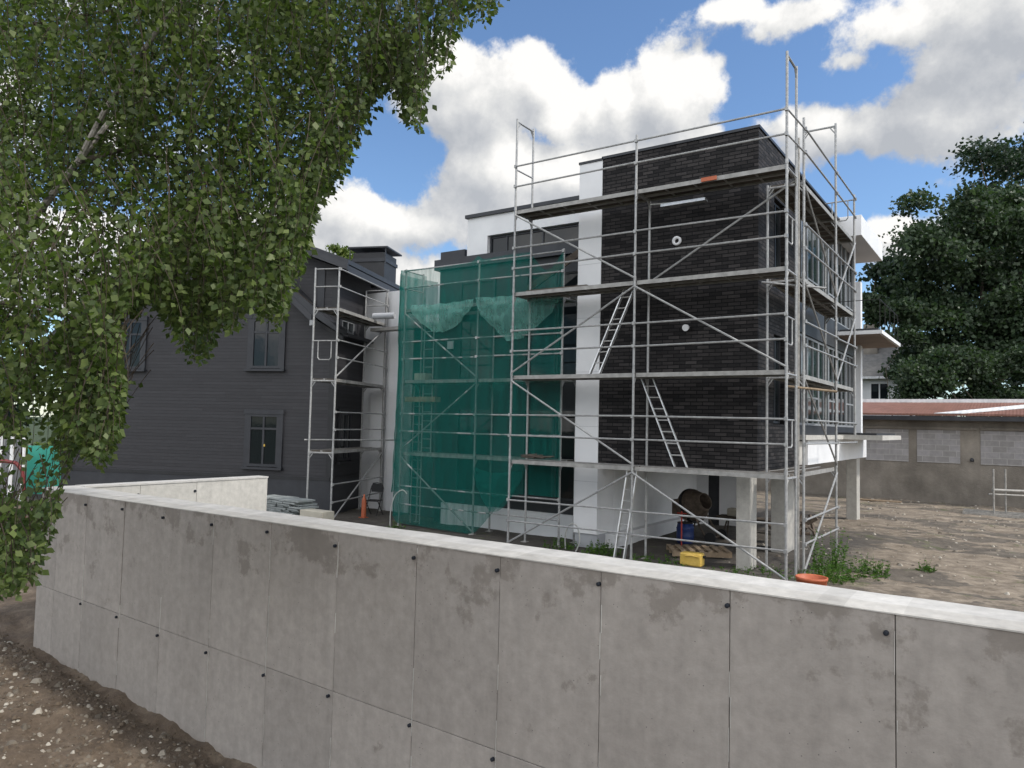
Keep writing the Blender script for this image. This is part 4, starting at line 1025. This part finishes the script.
tree('dark_tree', gbase(885, 56), clumpset(fill(ol, 9, 10, 17, 9), 56, None, 6, 2.0), .34, 3600, 'leaf_dark', 'small dark tree showing just right of the white roof box', seed=6, trunk_r=.25)
ol = [(858, 352), (880, 330), (905, 338), (912, 372), (880, 360)]
tree('shrub', gbase(890, 40), clumpset([(868, 305, 12), (885, 318, 14), (905, 312, 12), (905, 340, 13), (915, 360, 13), (903, 375, 11)], 42, None, 2, 1.0), .22, 6000, 'leaf_maple', 'lighter green bush crown behind the upper balcony', 'shrub', seed=8, trunk_r=.06, limbs=2)
ol = [(896, 366), (930, 345), (1000, 350), (1060, 345), (1060, 428), (892, 428)]
tree('shrub', gbase(990, 38), clumpset(fill(ol, 60, 8, 16, 19), 38, None, 6, 1.0), .18, 20000, 'leaf_maple', 'low bushes right behind the garage ridge', 'shrub', seed=9, trunk_r=.12)
tree('young_tree', gbase(345, 40), clumpset([(338, 250, 6), (346, 256, 8), (356, 262, 8), (334, 262, 6), (350, 270, 9)], 40, None, 2, .5), .18, 1300, 'leaf_yellow', 'light green treetop peeking over the old roof beside its chimney', 'tree', seed=10, trunk_r=.1)
tree('shrub', gbase(45, 30), clumpset([(28, 455, 9), (45, 452, 10), (62, 455, 9), (80, 450, 9), (5, 440, 14), (-20, 440, 14)], 30, None, 2, .5), .14, 2600, 'leaf_yellow', 'yellow green bush behind the teal hoarding', 'shrub', seed=11, trunk_r=.08)
ol = [(-60, 330), (0, 300), (60, 320), (66, 440), (-60, 450)]
tree('dark_tree', gbase(10, 34), clumpset(fill(ol, 14, 14, 24, 12), 34, None, 3, 1.5), .24, 6000, 'leaf_dark', 'dark tree behind the fence at the far left', seed=12, trunk_r=.3)

def weed(x, y, h, n_, spread, label, group, mt='leaf_weed', ls=.07, seed=0, name='weed'):
    rr = random.Random(seed); z = gh(x, y); t = thing(name, (x, y, z), label, 'weed', group); b = MB(); P = []; D = []; S = []
    for k in range(n_):
        a = rr.uniform(0, 6.28); rad_ = spread*math.sqrt(rr.random()); hx, hy = x+math.cos(a)*rad_, y+math.sin(a)*rad_
        hh = h*rr.uniform(.5, 1)*(1-.5*rad_/max(spread, .01)); p0 = Vector((hx, hy, z-.02)); p1 = p0+Vector((rr.gauss(0, .1)*hh+math.cos(a)*.15*hh, rr.gauss(0, .1)*hh+math.sin(a)*.15*hh, hh))
        b.tube(p0, p1, .005, 4, .002)
        for q in range(int(hh/.028)):
            u = rr.random(); p = p0.lerp(p1, u); c = rr.uniform(0, 6.28); P.append(tuple(p)); D.append((math.cos(c), math.sin(c), rr.uniform(-.2, .7))); S.append(ls*rr.uniform(.6, 1.4)*(1.15-.5*u))
    b.build('stem', 'leaf_weed', t); quadmesh('leaves', leaf_quads(np.array(P), np.array(D), np.array(S), .32, .3), mt, t); return t
wg = 'weeds growing by the wall and scaffold feet'
weed(6.72, 2.1, 1.25, 34, .30, 'tall bushy green weeds at the foot of the side scaffold', wg, seed=1)
weed(6.95, 1.0, .62, 70, .42, 'bright green weeds just behind the orange tub', wg, seed=2)
weed(7.45, 1.9, .55, 50, .42, 'low green weeds spreading right of the side scaffold', wg, seed=3)
weed(8.35, 3.1, .30, 26, .16, 'small lone green tuft on the bare yard', wg, seed=4)
weed(2.2, .55, .42, 60, .42, 'leafy weeds left of the ground ladder', wg, seed=5)
weed(3.5, .35, .24, 60, .7, 'low green weeds under the middle scaffold post', wg, seed=6)
weed(1.0, .75, .36, 40, .45, 'leafy weeds beside the looped white hose', wg, seed=7)
weed(-3.9, .35, .25, 22, .3, 'small green weed below the left part of the net', wg, seed=8)
weed(5.9, .6, .26, 60, .8, 'low weeds around the front column foot', wg, seed=9)
weed(5.0, .1, .16, 40, .8, 'short grass strip behind the yellow jerrycan', wg, seed=10)

# ------------------------------------------------------------------ sun and sky
sd = Vector((.80, .22, .88)).normalized()
ld = bpy.data.lights.new('sun', 'SUN'); ld.energy = 1.8; ld.angle = rad(4); ld.color = (1, .95, .87)
lo = bpy.data.objects.new('sun', ld); C.objects.link(lo); lo.rotation_euler = sd.to_track_quat('Z', 'Y').to_euler()
w = bpy.data.worlds.new('World'); scn.world = w; w.use_nodes = True; nt = w.node_tree; nt.nodes.clear()
class WN(N):
    def __init__(s, t): s.t = t; s.b = None
n = WN(nt)
sky = n.new('ShaderNodeTexSky', sky_type='NISHITA', sun_disc=False); sky.sun_elevation = math.asin(sd.z); sky.sun_rotation = math.atan2(sd.x, sd.y); sky.air_density = 1.0; sky.dust_density = .3; sky.ozone_density = 4.0
tc = n.new('ShaderNodeTexCoord'); sep = n.new('ShaderNodeSeparateXYZ'); n.link(tc.outputs['Generated'], sep.inputs[0])
az = n.math('ARCTAN2', sep.outputs[0], sep.outputs[1]); el = n.math('ARCSINE', sep.outputs[2])
BL = [(-0.535, 0.39, 0.06, 0.045, 1.3), (-0.566, 0.437, 0.102, 0.062, 1), (-0.49, 0.407, 0.12, 0.071, 1), (-0.399, 0.409, 0.08, 0.07, 1), (-0.668, 0.405, 0.13, 0.064, 0.95), (-0.71, 0.438, 0.082, 0.051, 0.85), (-0.543, 0.328, 0.25, 0.073, 1), (-0.37, 0.336, 0.089, 0.071, 0.9), (-0.718, 0.26, 0.163, 0.038, 0.9), (-0.837, 0.265, 0.076, 0.068, 1), (-0.862, 0.231, 0.118, 0.062, 0.95), (-0.596, 0.277, 0.201, 0.057, 1), (-0.307, 0.509, 0.035, 0.012, 0.6), (-0.215, 0.490, 0.080, 0.026, 0.6), (-0.118, 0.458, 0.124, 0.045, 1), (-0.031, 0.43, 0.086, 0.067, 1), (-0.174, 0.436, 0.067, 0.026, 0.7), (-0.163, 0.358, 0.138, 0.046, 1), (-0.087, 0.363, 0.095, 0.058, 1), (-0.245, 0.374, 0.071, 0.039, 0.8), (-0.056, 0.415, 0.069, 0.059, 1), (-0.006, 0.453, 0.083, 0.056, 1), (-0.233, 0.338, 0.092, 0.025, 0.6), (-0.136, 0.235, 0.041, 0.026, 0.7), (-0.115, 0.214, 0.047, 0.029, 0.6), (-1.146, 0.199, 0.101, 0.056, 0.8), (-1.079, 0.323, 0.091, 0.044, 0.6), (-0.982, 0.429, 0.062, 0.042, 0.6), (-1.03, 0.462, 0.072, 0.03, 0.55), (-1.201, 0.309, 0.06, 0.051, 0.6), (-1.316, 0.212, 0.131, 0.078, 0.9), (0.121, 0.317, 0.088, 0.074, 0.9), (-1.301, 0.498, 0.154, 0.072, 0.8), (-0.775, 0.676, 0.361, 0.067, 0.9), (-0.173, 0.638, 0.233, 0.058, 0.8), (0.132, 0.139, 0.12, 0.059, 0.8), (-1.06, 0.139, 0.24, 0.059, 0.8), (-0.621, 0.166, 0.266, 0.066, 0.9), (-0.368, 0.167, 0.112, 0.077, 0.8)]
def vm(op, a, b=None):
    q = n.new('ShaderNodeVectorMath', operation=op)
    for i, v in enumerate((a, b)):
        if v is None: continue
        if isinstance(v, tuple): q.inputs[i].default_value = v
        else: n.link(v, q.inputs[i])
    return q
def density(daz, del_, dvec):
    cm = n.new('ShaderNodeCombineXYZ'); n.link(n.math('ADD', az, daz), cm.inputs[0]); n.link(n.math('ADD', el, del_), cm.inputs[1])
    dv = vm('ADD', tc.outputs['Generated'], dvec).outputs[0]
    wv = n.noise(dv, 5, 3); acc = None
    for x, y, rx, ry, am in BL:
        q = vm('SUBTRACT', cm.outputs[0], (x, y, 0)).outputs[0]; q = vm('MULTIPLY', q, (1/rx, 1/ry, 0)).outputs[0]
        ln = vm('LENGTH', q).outputs['Value']; v = n.math('MULTIPLY', n.math('SUBTRACT', 1.12, ln), am)
        acc = v if acc is None else n.math('SMOOTH_MAX', acc, v, .25)
    # elsewhere: scattered noise cloud
    gz = n.math('ABSOLUTE', n.math('ADD', az, .6)); aw = n.math('MULTIPLY', n.math('SUBTRACT', gz, .95), 2.0, clamp=True)
    gen = n.math('MULTIPLY', n.math('SUBTRACT', n.noise(dv, 2.2, 4), .40), 5.0)
    genw = n.math('ADD', gen, n.math('MULTIPLY', n.math('SUBTRACT', aw, 1.0), 4.0)); acc = n.math('MAXIMUM', acc, genw)
    hi = n.math('MULTIPLY', n.math('SUBTRACT', el, .72), 5.0, clamp=True); acc = n.math('MAXIMUM', acc, n.math('ADD', gen, n.math('MULTIPLY', n.math('SUBTRACT', hi, 1.0), 4.0)))
    f1 = n.math('MULTIPLY', n.math('SUBTRACT', n.noise(dv, 7.5, 10, .60), .5), 3.0)
    return n.math('ADD', acc, f1)
d0 = density(0, 0, (0, 0, 0)); d1 = density(.022, .030, (.018, .006, .026))
mask = n.new('ShaderNodeMapRange', interpolation_type='SMOOTHSTEP'); mask.inputs[1].default_value = .10; mask.inputs[2].default_value = .42; n.link(d0, mask.inputs[0])
lit = n.math('ADD', n.math('MULTIPLY', n.math('SUBTRACT', d0, d1), .85), .55)
thick = n.math('MULTIPLY', n.math('SUBTRACT', d0, .7), .30)
lit = n.math('SUBTRACT', lit, n.math('MAXIMUM', thick, 0))
fine = n.math('MULTIPLY', n.math('SUBTRACT', n.noise(tc.outputs['Generated'], 13, 7), .5), .30)
fine = n.math('ADD', fine, n.math('MULTIPLY', n.math('SUBTRACT', n.noise(tc.outputs['Generated'], 4.2, 3), .5), -.9))
cm2 = n.new('ShaderNodeCombineXYZ'); n.link(az, cm2.inputs[0]); n.link(el, cm2.inputs[1])
for gx_, gy_, grx, gry, ga in ((-.30, .36, .05, .03, .12), (-.02, .44, .13, .075, .45), (-.10, .365, .12, .045, .32), (-.655, .41, .10, .05, .22), (-.455, .375, .07, .035, .25), (-.62, .29, .16, .03, .12), (-.86, .235, .05, .03, .25), (-.56, .455, .08, .03, -.25), (-.40, .43, .06, .035, -.2)):
    q = vm('MULTIPLY', vm('SUBTRACT', cm2.outputs[0], (gx_, gy_, 0)).outputs[0], (1/grx, 1/gry, 0)).outputs[0]
    ln = vm('LENGTH', q).outputs['Value']; mr = n.new('ShaderNodeMapRange', interpolation_type='SMOOTHSTEP'); mr.inputs[1].default_value = 1.5; mr.inputs[2].default_value = 0; mr.inputs[4].default_value = 1; n.link(ln, mr.inputs[0])
    fine = n.math('SUBTRACT', fine, n.math('MULTIPLY', mr.outputs[0], ga))
lit = n.math('ADD', lit, fine, clamp=True)
ccol = n.ramp(lit, [(0, (3.0, 3.2, 3.55)), (.36, (3.9, 4.05, 4.3)), (.62, (4.9, 5.0, 5.1)), (.92, (6.3, 6.3, 6.3))])
def _fix(): pass
# unseen clouds behind and beside the viewer, brightened to add front fill light
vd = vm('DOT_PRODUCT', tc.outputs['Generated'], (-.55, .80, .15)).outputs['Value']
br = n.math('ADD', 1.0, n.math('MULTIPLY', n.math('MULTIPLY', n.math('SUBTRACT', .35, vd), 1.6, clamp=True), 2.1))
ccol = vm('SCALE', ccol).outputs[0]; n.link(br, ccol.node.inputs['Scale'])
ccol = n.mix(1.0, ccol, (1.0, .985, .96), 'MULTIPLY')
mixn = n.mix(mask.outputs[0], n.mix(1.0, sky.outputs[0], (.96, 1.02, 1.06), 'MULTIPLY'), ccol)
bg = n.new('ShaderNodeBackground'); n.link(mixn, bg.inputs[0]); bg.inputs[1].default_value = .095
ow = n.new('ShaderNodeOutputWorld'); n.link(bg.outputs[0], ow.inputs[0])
w.cycles.sampling_method = 'MANUAL'; w.cycles.sample_map_resolution = 512

scn.view_settings.view_transform = 'Standard'; scn.view_settings.look = 'None'; scn.view_settings.gamma = 1; scn.view_settings.exposure = .78
scn.render.resolution_x, scn.render.resolution_y = 1024, 768
scn.cycles.max_bounces = 6; scn.cycles.transparent_max_bounces = 10; scn.cycles.use_denoising = True
